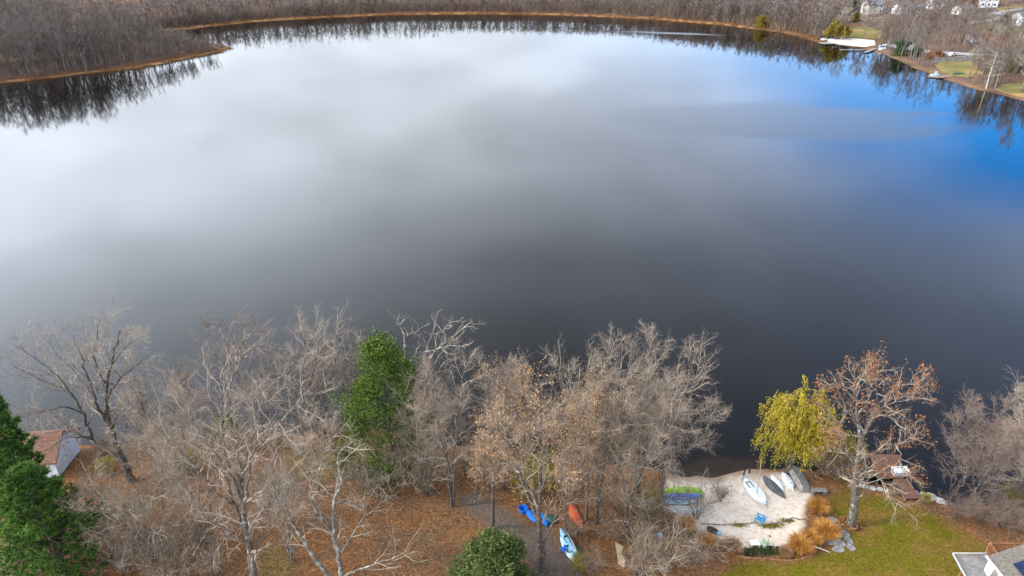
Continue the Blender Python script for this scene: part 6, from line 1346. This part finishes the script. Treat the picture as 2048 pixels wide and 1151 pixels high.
def far_things():
    far_house('boathouse', 'brown roofed white boathouse at the water beside the leaning tree', 88, 928, 6.4, 5.6, 2.9, 1.9, 0.12, 'white_dull', 'wood_dock', nwin=2)
    far_house('lake_house', 'white house with grey roof on the slope above the road bend', 2046, 48, 15, 9, 4.2, 2.6, 0.35, chimney=True)
    far_house('lake_house', 'white cottage beside the fenced lawn slope below the grey roofed house', 2062, 78, 10, 8, 5.4, 2.6, 0.5, roof='roof_tan', nwin=3)
    far_house('lake_house', 'white gabled house high on the slope beyond the road', 1974, 14, 11, 9, 5.6, 3.4, -0.4, nwin=3)
    far_house('lake_house', 'small white ranch house behind the bare trees uphill', 1926, 27, 13, 8, 3.2, 2.2, 0.3)
    far_house('lake_house', 'pale long house behind bare trees above the parking lot', 1812, 27, 18, 9, 4.0, 2.6, 0.2)
    far_house('lake_house', 'cream two storey house hidden among trees above the far beach', 1742, 27, 12, 9, 6.0, 3.2, 0.15, 'siding_cream', nwin=3)
    far_house('lake_house', 'cream cottage glimpsed through the trees along the far shore', 1592, 20, 9, 7, 4.2, 2.6, 0.1, 'siding_white', nwin=2)
    far_house('lake_house', 'white house half hidden at the top of the slope', 1870, 18, 11, 8, 4.6, 2.6, 0.2, nwin=3)
    def fdock(label, p1, p2, wd, z=0.55, mat='wood_grey', legs=4):
        a, b = at_z(*p1, z), at_z(*p2, z); c = (a + b) / 2; d = b - a; L = float(np.linalg.norm(d)); yaw = math.atan2(d[1], d[0]); root = thing('dock', label, 'dock', (c[0], c[1], 0), (0, 0, yaw)); nb = max(4, int(L / 0.9))
        pm = MB(); pm.box((0, 0, 0), (L / nb - 0.05, wd, 0.08)); me = pm.mesh('board', MAT[mat])
        for k in range(nb): bo = link('board', me, root); bo.location = (-L / 2 + L * (k + 0.5) / nb, 0, z)
        for k in range(legs):
            for s in (-1, 1): m = MB(); x = -L / 2 + L * (k + 0.5) / legs; m.tubes(np.array([[x, s * wd * 0.42, -1.5], [x, s * wd * 0.42, z - 0.05]]), np.array([0.08, 0.08]), 6); m.build('post', MAT['wood_grey'], root)
    fdock('wide pale dock platform at the left end of the far beach', (1641, 87), (1668, 86.5), 5.5)
    fdock('long narrow pale dock in front of the far beach', (1679, 100), (1730, 99), 1.6, legs=6)
    fdock('pale angled dock beside the boats at the parking lot', (1732, 104), (1764, 93), 1.8)
    fdock('pale dock running out to the moored boat across the lake', (1880, 155), (1912, 150), 1.6, legs=4)
    fdock('floating dock end beyond the moored boat across the lake', (1856, 152.5), (1880, 155), 3.0, 0.35)
    # boats across the lake
    def fboat(label, u, v, L, Wd, H, yaw, mat, flip=False, name='boat', z=None, cov=None):
        g = gp(u, v); z = g[2] if z is None else z; root = thing(name, label, 'boat', (g[0], g[1], z + (H if flip else 0)), (math.pi if flip else 0, 0, yaw)); m = MB(); a, b = hull_shell(m, L, Wd, H, transom=None if flip else 0.75, vee=0.6, n=14, m=8); m.build('hull', MAT[mat], root, True)
        r = MB(); rim(r, a, b, 0.05); r.build('gunwale', MAT[mat], root)
        if not flip: m = MB(); deck(m, a, b, 0.02, drop=H * 0.3); m.build('floor', MAT[cov or 'grey_boat'], root); 
        if not flip:
            for sx in (-0.2, 0.3): m = MB(); m.box((sx * L / 2, 0, H * 0.85), (0.35, Wd * 0.8, 0.06)); m.build('seat', MAT['wood_grey'], root)
        return root
    fboat('dark green upturned canoe on the shore lawn at the dock', 1918, 149, 5.5, 1.2, 0.6, 0.2, 'green_dark', True, 'canoe')
    bt = fboat('small motorboat with teal cover moored at the pale dock', 1871, 152, 5.0, 1.9, 0.7, 0.1, 'white', z=-0.15, cov='blue_chair'); m = MB(); m.box((0.1, 0, 1.2), (0.6, 0.7, 1.3)); m.build('console', MAT['blue_pale'], bt); m = MB(); m.box((1.7, 0, 0.75), (0.4, 0.4, 0.9)); m.build('motor', MAT['black'], bt)
    fboat('pale blue boat drawn up beside the parking lot', 1762, 94, 6.0, 1.8, 0.8, 0.9, 'blue_pale', True)
    fboat('long white boat beside the pale blue one at the parking lot', 1770, 92, 7.0, 1.8, 0.8, 0.7, 'white', True)
    fboat('white boat lying on the bank below the parking lot', 1765, 99, 6.0, 2.0, 0.8, 0.5, 'white', True)
    fboat('white rowboat beside the far beach willow', 1649, 80, 4.5, 1.7, 0.7, 0.1, 'white', True)
    fboat('dark blue boat between willow and far beach', 1666, 78, 4.5, 1.8, 0.8, 0.5, 'blue', True)
    fboat('pale boat under the far beach willow', 1664, 81, 4.0, 1.6, 0.7, -0.2, 'white_old', True)
    fboat('small white rowboat on the bank left of the far willow', 1640, 73, 4.0, 1.5, 0.6, 0.1, 'white', True)
    # lifeguard seat
    g = gp(1684, 80); root = thing('lifeguard_chair', 'tall white lifeguard chair on the far beach', 'chair', tuple(g)); m = MB(); m.box((0, 0, 2.0), (1.3, 1.2, 0.12)); m.build('seat', MAT['white'], root); m = MB(); m.box((0, 0.6, 2.6), (1.3, 0.1, 1.1)); m.build('backrest', MAT['white'], root)
    for x in (-0.7, 0.7):
        for y in (-0.7, 0.7): m = MB(); m.tubes(np.array([[x * 1.2, y * 1.2, -0.1], [x * 0.8, y * 0.8, 2.0]]), np.array([0.08, 0.08]), 4); m.build('leg', MAT['white'], root)
    # retaining wall, fence, shed
    a, b = gp(1868, 125), gp(1952, 120); root = thing('retaining_wall', 'grey stone retaining wall above the shore lawn', 'wall', tuple(a)); d = b - a; L = np.linalg.norm(d[:2]); yaw = math.atan2(d[1], d[0]); n = 22; r2 = np.random.default_rng(9)
    for row in range(3):
        for k in range(n):
            f = (k + 0.5 + 0.5 * (row % 2)) / n
            if f > 1: continue
            c = d * f; m = MB(); m.box((c[0], c[1], gz(a[0] + c[0], a[1] + c[1]) - a[2] + 0.3 + row * 0.62), (L / n - 0.06, 0.7 + r2.uniform(-0.08, 0.08), 0.58), rz=yaw); m.build('stone', MAT['stone'], root)
    pts = [gp(u, v) for u, v in ((1986, 174), (2000, 180), (2014, 186), (2030, 187), (2050, 186), (2075, 186))]; root = thing('wire_fence', 'black post fence round the lakeside lawn', 'fence', tuple(pts[0])); o = pts[0]
    for k in range(len(pts) - 1):
        p, q = pts[k] - o, pts[k + 1] - o
        for zz in (0.35, 0.8, 1.2): m = MB(); m.tubes(np.array([p + [0, 0, zz], q + [0, 0, zz]]), np.array([0.035, 0.035]), 4); m.build('rail', MAT['black'], root)
        nn = max(2, int(np.linalg.norm(q - p) / 2.0))
        for j in range(nn): c = p + (q - p) * j / nn; m = MB(); m.tubes(np.array([c + [0, 0, -0.2], c + [0, 0, 1.3]]), np.array([0.05, 0.05]), 4); m.build('post', MAT['black'], root)
    def car(label, u, v, yaw, mat):
        g = gp(u, v); root = thing('parked_car', label, 'car', (g[0], g[1], g[2] + 0.25), (0, 0, yaw)); prof = [(-2.2, 0.3), (-2.2, 0.85), (-1.5, 0.95), (-0.9, 1.45), (0.7, 1.45), (1.3, 1.0), (2.1, 0.85), (2.2, 0.3)]; n = len(prof); m = MB(); V = [(x, s * (0.88 if z < 1.2 else 0.7), z) for s in (-1, 1) for x, z in prof]; m.add(V, [(i, (i + 1) % n, n + (i + 1) % n, n + i) for i in range(n)], [(0, i, i + 1) for i in range(1, n - 1)] + [(n, n + i + 1, n + i) for i in range(1, n - 1)]); m.build('body', MAT[mat], root)
        for s in (-1, 1): m = MB(); m.add([(-1.2, s * 0.87, 1.02), (1.05, s * 0.87, 1.02), (0.6, s * 0.76, 1.38), (-0.85, s * 0.76, 1.38)], [(0, 1, 2, 3)]); m.build('window', MAT['glass'], root)
        for x in (-1.35, 1.35):
            for s in (-0.85, 0.85): m = MB(); th = np.linspace(0, 2 * math.pi, 13)[:-1]; V = [(x + 0.34 * math.cos(t), s + e * 0.1, 0.34 + 0.34 * math.sin(t)) for e in (-1, 1) for t in th]; m.add(V, [(i, (i + 1) % 12, 12 + (i + 1) % 12, 12 + i) for i in range(12)], [(0, i, i + 1) for i in range(1, 11)] + [(12, 12 + i + 1, 12 + i) for i in range(1, 11)]); m.build('wheel', MAT['black'], root)
    car('white car parked on the road above the retaining wall', 1903, 113.5, 0.5, 'white')
    car('dark car parked at the back of the parking lot', 1815, 91, 0.1, 'black')
    g = gp(1990, 36)
far_things()
